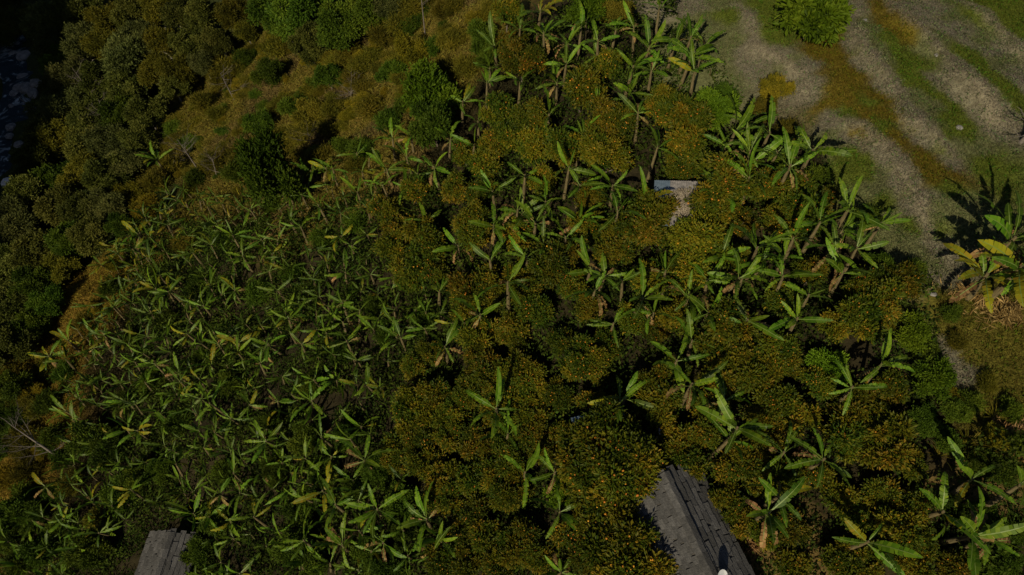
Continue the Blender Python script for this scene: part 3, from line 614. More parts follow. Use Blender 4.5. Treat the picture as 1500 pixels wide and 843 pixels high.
WOOD = '''78 35 30 grey|8 8 26 forest|30 30 22 forest|2 45 22 forest|95 25 28 forest|82 72 28 grey|88 95 24 wood_green|130 20 28 forest|165 32 28 wood_olive|120 70 30 grey|155 62 28 wood_olive|195 22 28 forest|230 15 26 wood_olive|265 28 26 forest
205 62 28 grey|190 90 34 grey|240 62 28 wood_olive|278 68 26 forest|110 118 30 grey|90 125 26 grey|150 115 28 forest|190 132 28 forest|230 108 26 wood_olive|262 104 26 wood_olive|300 20 26 forest
340 22 26 wood_olive|362 48 20 wood_olive|75 168 28 grey|100 160 30 grey|140 172 28 forest|180 172 28 wood_green|215 166 26 forest|70 205 28 forest|52 242 28 forest|92 202 28 wood_olive|130 216 28 forest
165 212 28 grey|202 206 24 forest|40 290 30 forest|80 262 30 wood_green|120 262 30 wood_olive|155 256 28 forest|185 242 24 grey|30 325 34 grey|88 305 28 forest|125 312 28 forest|158 300 26 grey|105 352 28 wood_green
135 345 26 forest|60 372 30 forest|20 390 32 forest|90 396 24 wood_olive|52 420 30 wood_green|20 450 32 forest|68 445 24 wood_green|15 510 30 forest|45 480 24 wood_green|255 128 20 forest|322 60 22 forest|20 570 26 wood_green
175 330 18 wood_green|300 95 20 grey|395 15 30 wood_green|442 24 38 wood_green|498 38 34 wood_green|541 16 32 wood_green|452 64 28 forest|570 8 24 grey|95 140 26 grey|10 600 22 wood_green'''
WL = {'grey': 'grey-green leafy tree', 'forest': 'dark olive-green tree', 'wood_olive': 'yellowish olive tree', 'wood_green': 'deep green bushy tree'}
for s in WOOD.replace('\n', '|').split('|'):
    u, v, r, k = s.split(); u, v, r = float(u), float(v), float(r)
    wh = 'on the river bank edge of the wood' if u < 70 and v < 260 else ('on the upper rim of the dry hillside' if u > 370 else ('in the wood beside the earth path' if v > 330 else 'deep in the wood'))
    grow('woodland_tree', 'tree', k, u, v, r, f'{WL[k]} {wh}', f'{WL[k]} {wh}')
SHR = '''391 107 20 green|514 80 17 olive|482 115 20 green|562 53 18 olive|602 72 28 yellow|573 107 22 green|639 67 15 green|455 165 24 olive|431 160 20 green|546 160 18 olive|586 160 15 green|503 213 14 green
567 178 18 green|400 70 18 olive|420 40 20 green|380 180 20 green|350 225 18 olive|420 200 16 olive|480 190 14 olive|300 150 16 olive|318 170 14 olive|195 285 24 yellow|216 303 20 yellow|230 265 18 olive|340 100 18 olive
360 85 14 green|530 100 16 olive|545 80 14 olive|620 110 16 olive|660 60 16 olive|680 100 18 olive|700 30 18 yellow|650 15 16 olive|590 40 18 olive|610 10 18 olive|470 230 18 olive|520 240 14 olive|440 225 14 olive|400 300 16 green
600 130 14 olive|706 55 24 green|720 85 18 green|490 160 16 olive|325 120 18 olive|345 250 16 green|310 240 16 olive|255 245 16 olive|285 262 14 green
130 640 26 green|155 660 26 green|175 725 26 green|150 765 22 olive|130 805 28 green|30 650 22 olive|18 755 28 green|110 705 18 olive|290 812 22 green|320 765 20 green|60 800 24 green|90 770 18 green|200 700 20 green|230 690 20 green
450 640 24 green|470 690 22 green|440 742 24 green|400 690 20 green|560 690 24 green|430 800 26 green|540 815 22 green|585 735 24 green|570 830 24 green|460 825 22 green|330 690 18 green|510 640 20 green|520 720 18 green|590 780 22 green
1335 488 26 bright|1367 555 28 bright|1218 535 26 bright|1400 605 20 green|1385 640 20 green|1360 615 22 green|1440 760 24 green|1400 745 22 green|1470 690 18 green|1310 470 20 olive|1047 160 28 bright|1065 140 18 green|1390 580 16 yellow
865 15 30 bright|905 20 24 olive|1135 132 24 yellow|820 722 20 bright|743 645 26 green|761 575 22 green|800 215 16 green|1120 160 20 olive|1150 250 20 green|1200 260 18 green|1270 320 18 green|1290 385 20 green|1180 390 18 green|1150 190 16 olive
1460 640 18 yellow|1400 500 14 olive|1420 590 18 green|1445 560 14 olive|1480 600 16 green|1440 680 20 green|1490 650 18 green|1360 520 18 green|1395 460 14 green|1340 400 18 green|1480 830 22 green|1440 835 20 green|1490 780 18 green|35 590 20 olive|60 600 16 olive|290 420 14 green|340 560 18 green|260 620 18 green|400 620 18 green|460 560 18 green|500 520 16 green|380 430 18 green
300 520 16 green|220 560 18 green|180 590 16 green|520 330 16 green|470 350 16 green|430 400 14 green|330 350 16 green|270 360 14 olive|550 450 16 green|560 490 16 green|240 470 14 green|190 500 14 green|620 470 16 green|60 545 16 olive|45 575 18 yellow|28 610 18 green|15 650 20 green|48 640 16 olive|10 700 20 yellow|40 690 18 olive|70 590 16 green|30 730 18 green|75 640 18 green|90 670 16 green|60 665 14 yellow|118 470 12 olive|140 450 12 yellow|95 545 16 green|160 420 14 green|170 385 14 yellow|20 545 18 olive|5 620 20 green|80 720 16 green|45 760 20 green|10 790 22 green|35 820 22 green'''
SL = {'scrub': 'ragged olive shrub', 'scrub_green': 'ragged green shrub', 'green': 'rounded green shrub', 'olive': 'dull olive shrub', 'yellow': 'yellow-green shrub', 'bright': 'bright green leafy shrub'}
for s in SHR.replace('\n', '|').split('|'):
    u, v, r, k = s.split(); u, v, r = float(u), float(v), float(r)
    if u < 730 and v < 275: wh = 'on the dry grassy hillside'
    elif u < 300 and v < 330: wh = 'where the hillside meets the wood'
    elif u < 720 and v < 600: wh = 'half hidden under the banana grove'
    elif u < 720: wh = 'among lower-slope bananas'
    elif v < 420: wh = 'beside the upper orchard near the field'
    else: wh = 'at the lower right edge of the orchard' if u > 1190 else 'between orange trees'
    wh = wh.replace('lower right edge', 'lower meadow edge')
    if r < 20 and k in ('olive', 'green'): k = {'olive': 'scrub', 'green': 'scrub_green'}[k]
    lb = f'{"small" if r < 19 else "large"} {SL[k]} {wh}'
    grow('shrub', 'shrub', k, u, v, r, lb, lb)
HP = [xy(*p) for p in [(380, 40), (620, 0), (760, 0), (740, 60), (690, 110), (600, 190), (540, 235), (440, 275), (360, 290), (230, 270), (240, 190), (330, 120)]]
hx = [p[0] for p in HP]; hy = [p[1] for p in HP]; nb_ = 0
while nb_ < 185:
    x = random.uniform(min(hx), max(hx)); y = random.uniform(min(hy), max(hy))
    if not inside(x, y, HP) or any((x - a) ** 2 + (y - b) ** 2 < (.25 + r * .55) ** 2 for a, b, r in PLACED): continue
    z = float(height(np.array([x]), np.array([y]))[0]); k = random.choice(('scrub', 'scrub', 'yellow', 'scrub_green', 'scrub')); q = random.uniform(.28, .8) * random.uniform(.7, 1)
    e = obj('shrub', None, None, (x, y, z - .05), (0, 0, random.uniform(0, 6.28)), (q * random.uniform(.8, 1.7), q * random.uniform(.8, 1.3), q * random.uniform(.5, .95)))
    t, c = KIND[k][random.randrange(4)]; obj('stem', t, e); tag(obj('foliage', c, e), kind='stuff')
    lb = f'{"tiny" if q < .42 else "low"} {SL[k]} in the dry hillside grass'; tag(e, lb, 'shrub', lb); PLACED.append((x, y, q)); nb_ += 1
grow('leafy_tree', 'tree', 'green', 400, 252, 34, 'tall narrow green tree casting a black shadow beside the dry hillside', None, 1.9)
grow('leafy_tree', 'tree', 'bright', 631, 135, 34, 'dense bright green domed tree at the top of the banana clump', None, 1.2)
grow('leafy_tree', 'tree', 'green', 637, 180, 34, 'dark green domed tree just below the bright domed tree', None, 1.2)
grow('leafy_tree', 'tree', 'broad', 1190, 24, 40, 'bright green broad-leaved tree standing alone in the fallow field', None, 1.0)

# ------------------------------------------------------------------ bare trees and dry brush
def bare(seed, H, spread, nb, r0, lean=(0, 0)):
    rng = random.Random(seed); mb = MB(); top = Vector((lean[0], lean[1], H)); parts = []
    mb.tube([(0, 0, -.3), top * .35, top * .7, top], [r0, r0 * .8, r0 * .5, r0 * .15], 6)
    for i in range(nb):
        t = rng.uniform(.3, .98); s = top * t; a = rng.uniform(0, 6.28); l = spread * rng.uniform(.5, 1) * (1.15 - .5 * t)
        e = s + Vector((math.cos(a) * l, math.sin(a) * l, l * rng.uniform(.2, .9))); m = (s + e) / 2 + Vector((rng.uniform(-.15, .15), rng.uniform(-.15, .15), -.1 * l))
        b = MB(); rr = r0 * .42 * (1.1 - .6 * t); b.tube([s, m, e], [rr, rr * .6, rr * .2], 4)
        for q in range(4):
            f = rng.uniform(.35, 1); p = s.lerp(e, f); a2 = a + rng.uniform(-1.2, 1.2); l2 = l * rng.uniform(.25, .5)
            b.tube([p, p + Vector((math.cos(a2) * l2, math.sin(a2) * l2, l2 * rng.uniform(0, .8)))], [rr * .35, rr * .12], 3)
        parts.append(b.me('bare_branch', M['twig'], True))
    return mb.me('bare_trunk', M['twig'], True), parts
for i, (u, v, h, sprd, nb, r0, lean, lb) in enumerate([
        (104, 682, 3.0, 3.0, 12, .13, (-4.2, 2.4), 'leaning leafless grey tree sprawled over the path edge'),
        (288, 245, 3.6, 2.6, 16, .08, (-.8, .6), 'bare grey-brown tree with fanned twigs above the grove'),
        (318, 262, 3.0, 2.2, 14, .07, (.5, .3), 'smaller bare dark shrub beside the fanned bare tree'),
        (514, 145, 1.4, 2.2, 18, .08, (.3, .3), 'tangled dead bush on the dry hillside'),
        (345, 150, 4.0, 2.6, 14, .10, (-.5, .4), 'bare brown tree at the border of the wood and hillside'),
        (622, 46, 5.2, .9, 7, .07, (.1, .2), 'slender pale leafless pole tree on the hilltop grass'),
        (535, 60, 1.6, 1.8, 14, .06, (.2, .2), 'small leafless bush below the rim trees'),
        (458, 215, 1.5, 2.0, 16, .06, (-.2, .3), 'grey leafless bush beside the narrow green tree'),
        (1492, 212, 1.8, 2.2, 9, .16, (1.0, .8), 'pale dead stump with stubby branches at the field edge'),
        (155, 165, 7.5, 3.2, 14, .13, (-1, .5), 'tall pale bare tree sticking out of the wood'),
        (172, 210, 7.0, 2.6, 12, .12, (.8, .6), 'second pale bare tree within the wood'),
        (75, 182, 5.5, 4.0, 12, .13, (-3.2, 1.0), 'pale bare tree leaning out towards the river'),
        (945, 355, 2.4, 1.4, 10, .06, (.2, .1), 'small leafless tree between orange trees by the blue tin shed')]):
    x, y, z, d = at(u, v); e = obj('bare_tree', None, None, (x, y, z)); t, bs = bare(900 + i, h, sprd, nb, r0, lean)
    obj('trunk', t, e)
    for b in bs: obj('branch', b, e)
    tag(e, lb, 'bare tree')

# ------------------------------------------------------------------ slate-roofed houses
def slate_me(seed):
    rng = random.Random(seed); mb = MB(); w, l, t = .46, .52, .03
    V = []
    for zz in (-t / 2, t / 2):
        for (a, b) in ((-w / 2, -l / 2), (w / 2, -l / 2), (w / 2, l / 2), (-w / 2, l / 2)):
            V.append((a + rng.uniform(-.03, .03), b + rng.uniform(-.04, .04), zz + rng.uniform(-.006, .006)))
    mb.add(V, [(3, 2, 1, 0), (4, 5, 6, 7), (0, 1, 5, 4), (1, 2, 6, 5), (2, 3, 7, 6), (3, 0, 4, 7)])
    return mb.me('slate', M['slate'])
SLATES = [slate_me(i) for i in range(8)]
def house(name, p_far, p_near, hr, Wd, Ln, rise, label, step, sw):
    """Ridge runs through two sighted points at height hr over the ground."""
    x1, y1, z1, d1 = at(*p_far, hr); zr = z1 + hr
    r2 = ray(*p_near); t = (zr - CZ) / r2[2]; x2, y2 = r2[0] * t, r2[1] * t
    ang = math.atan2(y2 - y1, x2 - x1)                         # local +X runs along the ridge towards the viewer
    zmin = min(float(height(np.array([x1 + math.cos(ang) * q - math.sin(ang) * w_]), np.array([y1 + math.sin(ang) * q + math.cos(ang) * w_]))[0]) for q in (0, Ln) for w_ in (-Wd / 2, Wd / 2))
    e = obj(name, None, None, (x1, y1, zmin - .1), (0, 0, ang)); H = zr - zmin + .1; E = H - rise
    mb = MB(); w2 = Wd / 2 - .35
    mb.box((Ln / 2, w2, E / 2), (Ln - .7, .3, E)); mb.box((Ln / 2, -w2, E / 2), (Ln - .7, .3, E))
    for xx in (.42, Ln - .42):
        g = E + rise * (w2 - .15) / (Wd / 2) - .06
        mb.add([(xx - .14, -w2 + .15, 0), (xx + .14, -w2 + .15, 0), (xx + .14, w2 - .15, 0), (xx - .14, w2 - .15, 0), (xx - .14, -w2 + .15, E), (xx + .14, -w2 + .15, E), (xx + .14, w2 - .15, E), (xx - .14, w2 - .15, E), (xx - .14, 0, g + .2), (xx + .14, 0, g + .2)],
               [(0, 4, 8, 7, 3), (1, 2, 6, 9, 5), (4, 5, 9, 8), (7, 8, 9, 6), (0, 1, 5, 4), (3, 7, 6, 2)])
    obj('wall', mb.me('house_wall', M['wall']), e)
    d = MB(); d.box((Ln * .5, -w2 - .17, .95), (.85, .06, 1.9)); do = obj('door', d.me('house_door', M['wood']), e)
    hd = MB(); hd.tube([(Ln * .5 + .3, -w2 - .2, .95), (Ln * .5 + .3, -w2 - .27, .95)], .03, 6); obj('handle', hd.me('door_handle', M['tin_grey']), do)
    for xx in (Ln * .25, Ln * .75):
        wn = MB(); wn.box((xx, -w2 - .17, 1.35), (.7, .06, .7)); obj('window', wn.me('shuttered_window', M['wood']), e)
    rf = MB(); sl_ = math.hypot(Wd / 2, rise); an = math.atan2(rise, Wd / 2)
    for sd in (-1, 1):
        rf.box((Ln / 2, sd * Wd / 4, E + rise / 2 - .05), (Ln, sl_, .05), Matrix.Rotation(-sd * an, 3, 'X'))
    roof = obj('roof', rf.me('roof_deck', M['deck']), e)
    for sd, step_, sw_ in ((-1, step[0], sw[0]), (1, step[1], sw[1])):
        rows = int(sl_ / step_); cols = int(Ln / sw_)
        for i in range(rows):
            q = (i + .5) * sl_ / rows                       # distance up from the eave
            for j in range(cols + (i % 2)):
                xx = (j + .5 - .5 * (i % 2)) * sw_ + random.uniform(-.06, .06)
                xx = min(max(xx, .1), Ln - .1)
                yy = sd * (Wd / 2 - q * math.cos(an)); zz = E + q * math.sin(an) + .02 + random.uniform(0, .025)
                R_ = Matrix.Rotation(-sd * (an - .12) + random.uniform(-.05, .05), 4, 'X') @ Matrix.Rotation(random.uniform(-.06, .06), 4, 'Z')
                obj('slate', SLATES[random.randrange(8)], roof, (xx, yy, zz), R_.to_euler(), (sw_ / .46 * random.uniform(.85, 1.08), step_ / .44 * random.uniform(.9, 1.15), random.uniform(.8, 1.7)))
    for j in range(int(Ln / .55)):
        rc = MB()
        for sd in (-1, 1): rc.box((0, sd * .13, -.03), (.56, .30, .03), Matrix.Rotation(-sd * an * .9, 3, 'X'))
        obj('ridge_slate', rc.me('ridge_slate', M['slate']), roof, (j * .55 + .3, random.uniform(-.02, .02), H + .07 + random.uniform(-.01, .015)), (random.uniform(-.03, .03), 0, random.uniform(-.04, .04)))
    tag(e, label, 'house'); return e, ang, H, (x1, y1, zmin)
hA = house('farmhouse', (972, 692), (1043, 843), 3.1, 4.3, 6.8, 1.15, 'large slate-roofed farmhouse with dark grey gable roof among orange trees', (.24, .31), (.42, .62))
hB = house('hut', (250, 779), (228, 843), 2.6, 3.5, 5.0, .8, 'small slate-roofed hut with grey stone slates below the banana grove', (.24, .30), (.40, .60))

# satellite dish on the big house
x, y, z, d = at(1052, 850, 2.9); ds = obj('satellite_dish', None, None, (x, y, z + 3.0))
mb = MB(); mb.tube([(0, 0, -1.1), (0, 0, .55)], .03, 6); obj('mast', mb.me('dish_mast', M['tin_grey']), ds)
V = []; F = []; nr, nk = 5, 20
for i in range(nr + 1):
    for k in range(nk): q = .33 * i / nr; V.append((q * math.cos(2 * math.pi * k / nk), q * math.sin(2 * math.pi * k / nk), .45 * q * q))
for i in range(nr):
    for k in range(nk): F.append((i * nk + k, i * nk + (k + 1) % nk, (i + 1) * nk + (k + 1) % nk, (i + 1) * nk + k))
obj('dish', mesh('dish', V, F, M['white'], True), ds, (0, 0, .55), (math.radians(38), 0, math.radians(60)))
mb = MB(); mb.tube([(0, 0, .5), (.3, -.05, .62), (.42, -.1, .85)], .015, 5); obj('feed_arm', mb.me('feed_arm', M['tin_grey']), ds)
tag(ds, 'small white satellite dish on the ridge of the slate roof', 'satellite dish')

# ------------------------------------------------------------------ tin sheds
def corr(L, Wd, mat):
    k = int(Wd / .06); xs_ = np.linspace(-Wd / 2, Wd / 2, k * 2 + 1); V = []; F = []
    for i, a in enumerate(xs_):
        zz = .016 * math.cos(i * math.pi / 2)
        V += [(a, -L / 2, zz), (a, L / 2, zz)]
    for i in range(len(xs_) - 1): F.append((2 * i, 2 * i + 2, 2 * i + 3, 2 * i + 1))
    return mesh('corrugated_sheet', V, F, mat, True)
def straw_heap(nm, k, rx, ry, h, seed, L=.5):
    rng = np.random.default_rng(seed); a = rng.uniform(0, 6.283, k); q = np.sqrt(rng.random(k))
    Pc = np.c_[q * rx * np.cos(a), q * ry * np.sin(a), h * (1 - q ** 2) * rng.uniform(.6, 1.05, k) + .04]
    V, F = leaf_quads(Pc, unit(np.c_[rng.normal(size=(k, 2)) * .5, np.ones(k)]), L, .035, rng)
    return mesh(nm, V, F, M['straw'], False, {'rnd': np.repeat(rng.random(k), 4)})
def shed(u, v, h, rot, sheets, label):
    x, y, z, d = at(u, v, h); e = obj('tin_shed', None, None, (x, y, z), (0, 0, rot)); 
    for ax_ in (-1.15, 1.15):
        for ay_ in (-1.4, 1.4):
            mb = MB(); mb.tube([(ax_, ay_, -1.2), (ax_, ay_, h + ax_ * .12 - .06)], .06, 6); obj('post', mb.me('shed_post', M['wood']), e)
    for i, (cx, m) in enumerate(sheets):
        obj('roof_sheet', corr(3.4, .95, M[m]), e, (cx, 0, h + cx * .12 + .012 * i), (0, -math.atan(.12), 0))
    tag(e, label, 'shed'); return e, (x, y, z)
s1, p1 = shed(996, 298, 2.1, -.15, [(-1.0, 'tin_blue'), (-.1, 'tin_grey'), (.8, 'tin_grey')], 'open shed with blue and weathered tin roof sheets hidden among orange trees')
st = obj('straw_heap', straw_heap('straw_heap', 2600, .85, 1.1, .4, 5), None, (p1[0] + .25, p1[1] - .2, p1[2] + 2.16)); tag(st, 'heap of dry grey straw on the tin shed roof', 'straw heap', None, 'stuff')
s2, p2 = shed(888, 648, 2.0, .2, [(-.95, 'tin_blue'), (-.05, 'tin_grey'), (.85, 'tin_blue')], 'small shed with bluish tin roof mostly covered by an orange tree')
x, y, z, d = at(970, 634, 1.2); mb = MB(); mb.box((0, 0, .6), (.3, .24, 1.4)); mb.box((0, 0, 1.36), (.4, .34, .12)); gp = obj('gate_pillar', mb.me('gate_pillar', M['white']), None, (x, y, z)); tag(gp, 'short white pillar in the dark gap behind the slate-roofed house', 'pillar')

# ------------------------------------------------------------------ rocks and the river
def rock_me(seed):
    v, f = ICO3; rng = np.random.default_rng(seed); o = rng.uniform(0, 50, 3)
    k = 1 + .55 * fbm(v[:, 0] * 1.3 + o[0], v[:, 1] * 1.3 + v[:, 2] * 1.7 + o[1], 4, seed)
    return v * k[:, None] * np.array([1, .8, .6]), f
ROCKS = [mesh('boulder', *rock_me(i), M['rock'], False) for i in range(4)]
PROCK = [mesh('pale_boulder', *rock_me(9 + i), M['pale_rock'], False) for i in range(2)]
for i, (u, v, r, lb) in enumerate([(546, 205, .5, 'pale boulder exposed on the dry hillside above the grove'), (537, 209, .35, 'smaller pale boulder beside the exposed pale boulder'), (50, 346, .55, 'white boulder in the grass beneath the dark wood'), (12, 268, .9, 'white boulder at the foot of the wood by the river'),
                                  (1268, 32, .28, 'half-buried grey stone on the field bank'), (1404, 188, .3, 'grey stone lying on the lower field strip'), (1372, 82, .25, 'small pale stone on the field terrace edge'), (1366, 432, .25, 'small stone at the end of the field track')]):
    x, y, z, d = at(u, v); o = obj('boulder', (PROCK[i % 2] if i < 4 else ROCKS[i % 4]), None, (x, y, z + r * .12), (0, 0, i * 1.3), r if i < 4 else r * .8); tag(o, lb, 'boulder')
RV = [(-60, -60), (-30, 0), (0, 50), (28, 95), (38, 130), (28, 165), (12, 200), (0, 240), (-30, 300), (-70, 380)]
rp = [at(*p) for p in RV]; V = []; F = []; foam = []
cen = [Vector((p[0], p[1], p[2])) for p in rp]; fine = []
for a, b in zip(cen[:-1], cen[1:]):
    for k in range(24): fine.append(a.lerp(b, k / 24))
nk = 17
for i, c in enumerate(fine):
    t = (fine[min(i + 3, len(fine) - 1)] - fine[max(i - 3, 0)]); s = Vector((t.y, -t.x, 0)).normalized()
    zc = np.mean([float(height(np.array([c.x + s.x * q]), np.array([c.y + s.y * q]))[0]) for q in (-3, 0, 3)])
    for k in range(nk):
        q = (k / (nk - 1) - .5) * 6.5; p = c + s * q
        V.append((p.x, p.y, zc + .55 + .35 * float(fbm(np.array(p.x * .8), np.array(p.y * .8), 4, 5))))
for i in range(len(fine) - 1):
    for k in range(nk - 1): F.append((i * nk + k, i * nk + k + 1, (i + 1) * nk + k + 1, (i + 1) * nk + k))
wm = bpy.data.materials.new('mountain_water'); N, L, b = nodes(wm)
g = N.new('ShaderNodeNewGeometry'); t = N.new('ShaderNodeTexNoise'); t.inputs['Scale'].default_value = .45; t.inputs['Detail'].default_value = 9; t.inputs['Roughness'].default_value = .7; t.inputs['Distortion'].default_value = 1.2
L.new(g.outputs['Position'], t.inputs['Vector']); r = N.new('ShaderNodeValToRGB'); r.color_ramp.elements[0].position = .53; r.color_ramp.elements[0].color = (.012, .022, .03, 1); r.color_ramp.elements[1].position = .70; r.color_ramp.elements[1].color = (.42, .48, .52, 1)
L.new(t.outputs['Fac'], r.inputs['Fac']); L.new(r.outputs['Color'], b.inputs['Base Color']); b.inputs['Roughness'].default_value = .45; b.inputs['Specular IOR Level'].default_value = .15
bp = N.new('ShaderNodeBump'); bp.inputs['Strength'].default_value = .5; bp.inputs['Distance'].default_value = .3; L.new(t.outputs['Fac'], bp.inputs['Height']); L.new(bp.outputs['Normal'], b.inputs['Normal'])
tag(obj('river', mesh('river', V, F, wm, True)), kind='structure')
for i in range(30):
    c = fine[random.randrange(20, len(fine) - 60)]; x, y = c.x + random.uniform(-5, 5), c.y + random.uniform(-3, 3)
    z = float(height(np.array([x]), np.array([y]))[0]); s = random.uniform(.5, 1.5)
    o = obj('river_boulder', ROCKS[i % 4], None, (x, y, z + .45), (0, 0, random.uniform(0, 6)), s)
    tag(o, ('large' if s > 1 else 'small') + ' grey boulder in the dark river', 'boulder', ('large' if s > 1 else 'small') + ' boulders in the river')

# ------------------------------------------------------------------ dry leaf heaps, grass clumps
def litter_heap(u, v, rx, ry, h, k, seed, label):
    rng = np.random.default_rng(seed); x, y, z, d = at(u, v); a = rng.uniform(0, 6.283, k); q = np.abs(rng.normal(size=k)) * .55
    px, py = q * rx * np.cos(a), q * ry * np.sin(a); kp = vnoise(px * 1.6 + seed * 9, py * 1.6, seed) > .38; px, py, q = px[kp], py[kp], q[kp]; k = len(q); hz = height(x + px, y + py) - z
    Pc = np.c_[px, py, hz + h * np.exp(-q * q * 2) * rng.uniform(.3, 1.2, k) + .05]
    V, F = leaf_quads(Pc, unit(np.c_[rng.normal(size=(k, 2)) * .9, np.ones(k)]), .6, .06, rng)
    o = obj('dry_leaf_heap', mesh('dry_leaf_heap', V, F, M['banana_dead'], False, {'rnd': np.repeat(rng.random(k), 4)}), None, (x, y, z)); tag(o, label, 'leaf heap', None, 'stuff')
litter_heap(1435, 436, 1.4, .9, .4, 900, 1, 'heap of dry brown banana leaves beside the meadow under the big bananas')
litter_heap(1478, 464, 1.5, .7, .35, 800, 2, 'spread of broken dry stalks just below the dry leaf heap')
litter_heap(1480, 640, 1.2, 1.0, .35, 900, 3, 'small tan heap of dry leaves next to the grass clump')
litter_heap(1112, 822, 1.2, 1.6, .3, 1100, 4, 'dry brown leaf litter heaped along the wall of the slate-roofed house')
def grass_clump(u, v, k, L, label, seed):
    rng = random.Random(seed); x, y, z, d = at(u, v); e = obj('grass_clump', None, None, (x, y, z))
    for i in range(k):
        a = rng.uniform(0, 6.28); el = rng.uniform(.5, 1.3); l = L * rng.uniform(.6, 1.1); w = .022; V = []; F = []; p = Vector((0, 0, 0)); rn = []
        for j in range(6):
            wj = w * (1 - j / 5.5); sd = Vector((-math.sin(a), math.cos(a), 0)); V += [tuple(p - sd * wj), tuple(p + sd * wj)]; rn += [rng.random()] * 2
            ee = el - 1.5 * (j / 5) ** 1.5; p = p + Vector((math.cos(a) * math.cos(ee), math.sin(a) * math.cos(ee), math.sin(ee))) * l / 5
        for j in range(5): F.append((2 * j, 2 * j + 1, 2 * j + 3, 2 * j + 2))
        obj('blade', mesh('grass_blade', V, F, M['olive_leaf'], True, {'rnd': np.array(rn) * .5 + .5}), e)
    tag(e, label, 'grass clump')
grass_clump(1412, 655, 46, 1.5, 'clump of long arching pale grass blades near the meadow', 1)
grass_clump(1372, 670, 22, 1.1, 'smaller grass clump beside the long arching one', 2)
grass_clump(1452, 615, 26, 1.1, 'tan-tipped grass clump next to the small dry leaf heap', 3)

# ------------------------------------------------------------------ ground cover nobody could count
def cover(name, k, x0, x1, y0, y1, keep, L, Wd, up, hmax, jitter, label, seed, sat=1.0, mul=(1, 1, 1), clump=0):
    rng = np.random.default_rng(seed); x = rng.uniform(x0, x1, k); y = rng.uniform(y0, y1, k)
    if clump:
        m = vnoise(x * clump, y * clump, seed) + .35 * rng.random(k) > .68; x, y = x[m], y[m]
    z = height(x, y, False); ok = in_view(x, y, z, 1.16); x, y, z = x[ok], y[ok], z[ok]
    u, v = pix(x, y, z); ok = keep(u, v, x, y); x, y = x[ok], y[ok]; z = height(x, y); k = len(x)
    hz = hmax * rng.random(k) ** 1.5
    Nn = unit(np.c_[rng.normal(size=(k, 2)), np.full(k, up) + rng.normal(size=k) * .2])
    V, F = leaf_quads(np.c_[x, y, z + hz + L * .18], Nn, L, Wd, rng)
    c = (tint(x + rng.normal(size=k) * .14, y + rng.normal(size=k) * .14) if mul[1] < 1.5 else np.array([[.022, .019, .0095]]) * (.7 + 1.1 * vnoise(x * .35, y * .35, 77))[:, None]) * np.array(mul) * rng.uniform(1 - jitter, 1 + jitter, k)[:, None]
    c = c * (1 + rng.normal(size=(k, 3)) * .07) * (.8 if 'field' in name else 1)
    o = obj(name, mesh(name, V, F, M['blade'], False, {'tint': np.repeat(np.clip(c, .004, 1), 4, 0)}))
    tag(o, label, 'grass' if 'grass' in name else 'undergrowth', None, 'stuff'); return o
fieldx = lambda u, v, x, y: ((u > 990) & (v < 250) & (u - 990 > (v - 20) * .75)) | ((u > 1210) & (v < 420)) | ((u > 1370) & (v >= 400) & (v < 640))
cover('field_grass', 560000, 6, 40, 8, 52, fieldx, .17, .026, .4, .05, .6, 'short stubble and turf of the fallow terraced field', 1)
hillx = lambda u, v, x, y: (u < 760) & (v < 330) & (v < 260 + (600 - u) * .35) | ((u < 190) & (v < 760))
cover('hillside_grass', 520000, -70, 10, 14, 80, hillx, .42, .06, .5, .3, .55, 'long dry ochre grass on the hillside', 2, mul=(1.05, 1.05, 1.0))
orx = lambda u, v, x, y: ~(fieldx(u, v, x, y) | hillx(u, v, x, y)) 
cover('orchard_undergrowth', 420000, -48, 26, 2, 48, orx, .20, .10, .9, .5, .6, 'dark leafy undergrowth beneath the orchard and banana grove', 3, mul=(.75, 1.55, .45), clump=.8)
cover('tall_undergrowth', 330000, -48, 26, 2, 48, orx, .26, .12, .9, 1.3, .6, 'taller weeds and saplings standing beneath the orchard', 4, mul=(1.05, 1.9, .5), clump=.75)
weedx = lambda u, v, x, y: (u > 1180) & (u < 1330) & (v > 40) & (v < 215)
cover('field_tuft_grass', 90000, 6, 40, 8, 52, fieldx, .2, .06, .7, .12, .5, 'scattered weed tufts on the terraced field', 6, mul=(.75, .95, .6), clump=2.4)
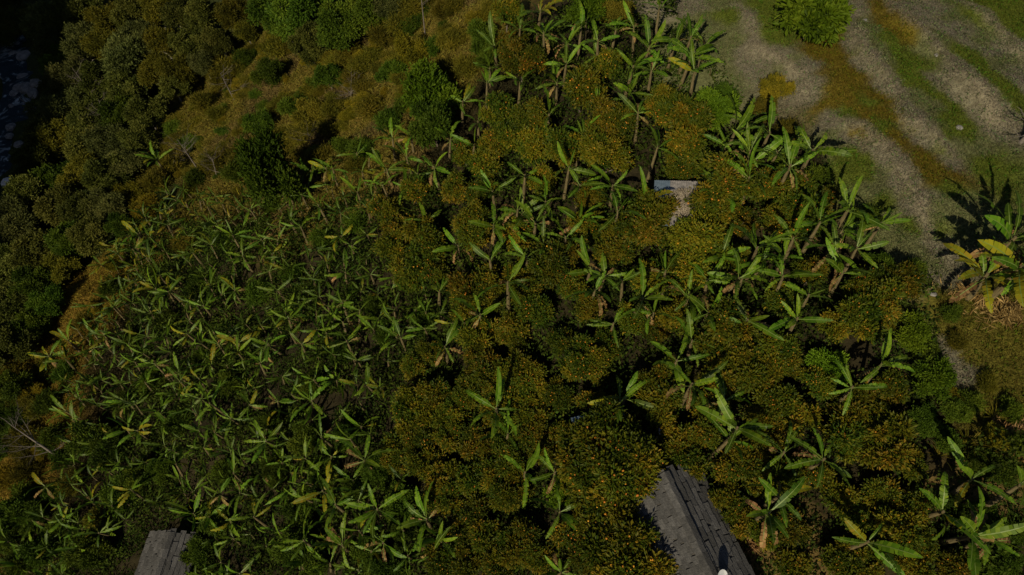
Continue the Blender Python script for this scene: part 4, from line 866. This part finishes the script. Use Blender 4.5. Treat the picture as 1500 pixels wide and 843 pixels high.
cover('field_weed_grass', 60000, 10, 30, 20, 50, weedx, .16, .05, .8, .18, .5, 'low weeds on the ochre patch of the field', 5, mul=(1.1, 1.15, 1.0), clump=.8)

# ------------------------------------------------------------------ say which neighbour each look-alike stands beside
def noun(o):
    l = o['label']; c = o['category']
    if c == 'orange tree': return 'a fruit-laden orange tree' if 'loaded' in l else 'an orange tree'
    if c == 'banana plant': return 'a yellowing banana plant' if 'yellow' in l else ('a browned banana plant' if 'dead' in l or 'brown' in l else 'a banana plant')
    if c == 'tree':
        for w, t in (('grey-green', 'a grey-green tree'), ('yellowish', 'a yellowish tree'), ('deep green', 'a deep green tree'), ('dark olive', 'a dark tree')):
            if w in l: return t
    if c == 'shrub':
        for w, t in (('olive', 'an olive shrub'), ('yellow-green', 'a yellow-green shrub'), ('bright', 'a bright green shrub')):
            if w in l: return t
        return 'a green shrub'
    return {'bare tree': 'a bare tree', 'tree': 'a tree', 'house': 'the slate roof', 'shed': 'the tin shed', 'boulder': 'a boulder', 'leaf heap': 'the leaf heap', 'grass clump': 'a grass clump'}.get(c)
things = [o for o in SC.objects if o.parent is None and 'label' in o.keys() and o.get('kind') is None]
pos = np.array([(o.location.x, o.location.y) for o in things]); nn = [noun(o) for o in things]; cats = [o['category'] for o in things]; old = [o['label'] for o in things]
cnt = {}
for l in old: cnt[l] = cnt.get(l, 0) + 1
for i, o in enumerate(things):
    if cnt[old[i]] < 2 or 'river' in old[i]: continue
    d2 = ((pos - pos[i]) ** 2).sum(1); near = []
    for j in np.argsort(d2)[1:16]:
        if nn[j] and d2[j] < 40 and nn[j] != nn[i] and nn[j] not in near: near.append(nn[j])
    w = len(old[i].split())
    if len(near) > 1 and w + 2 + len(near[0].split()) + len(near[1].split()) <= 16: o['label'] = f'{old[i]} between {near[0]} and {near[1]}'
    elif near and w + 1 + len(near[0].split()) <= 16: o['label'] = old[i] + ' beside ' + near[0]
cnt = {}
for o in things: cnt.setdefault(o['label'], []).append(o)
for l, L in cnt.items():
    for o in L:
        if len(L) > 1: o['group'] = l
        elif 'group' in o.keys() and False: del o['group']
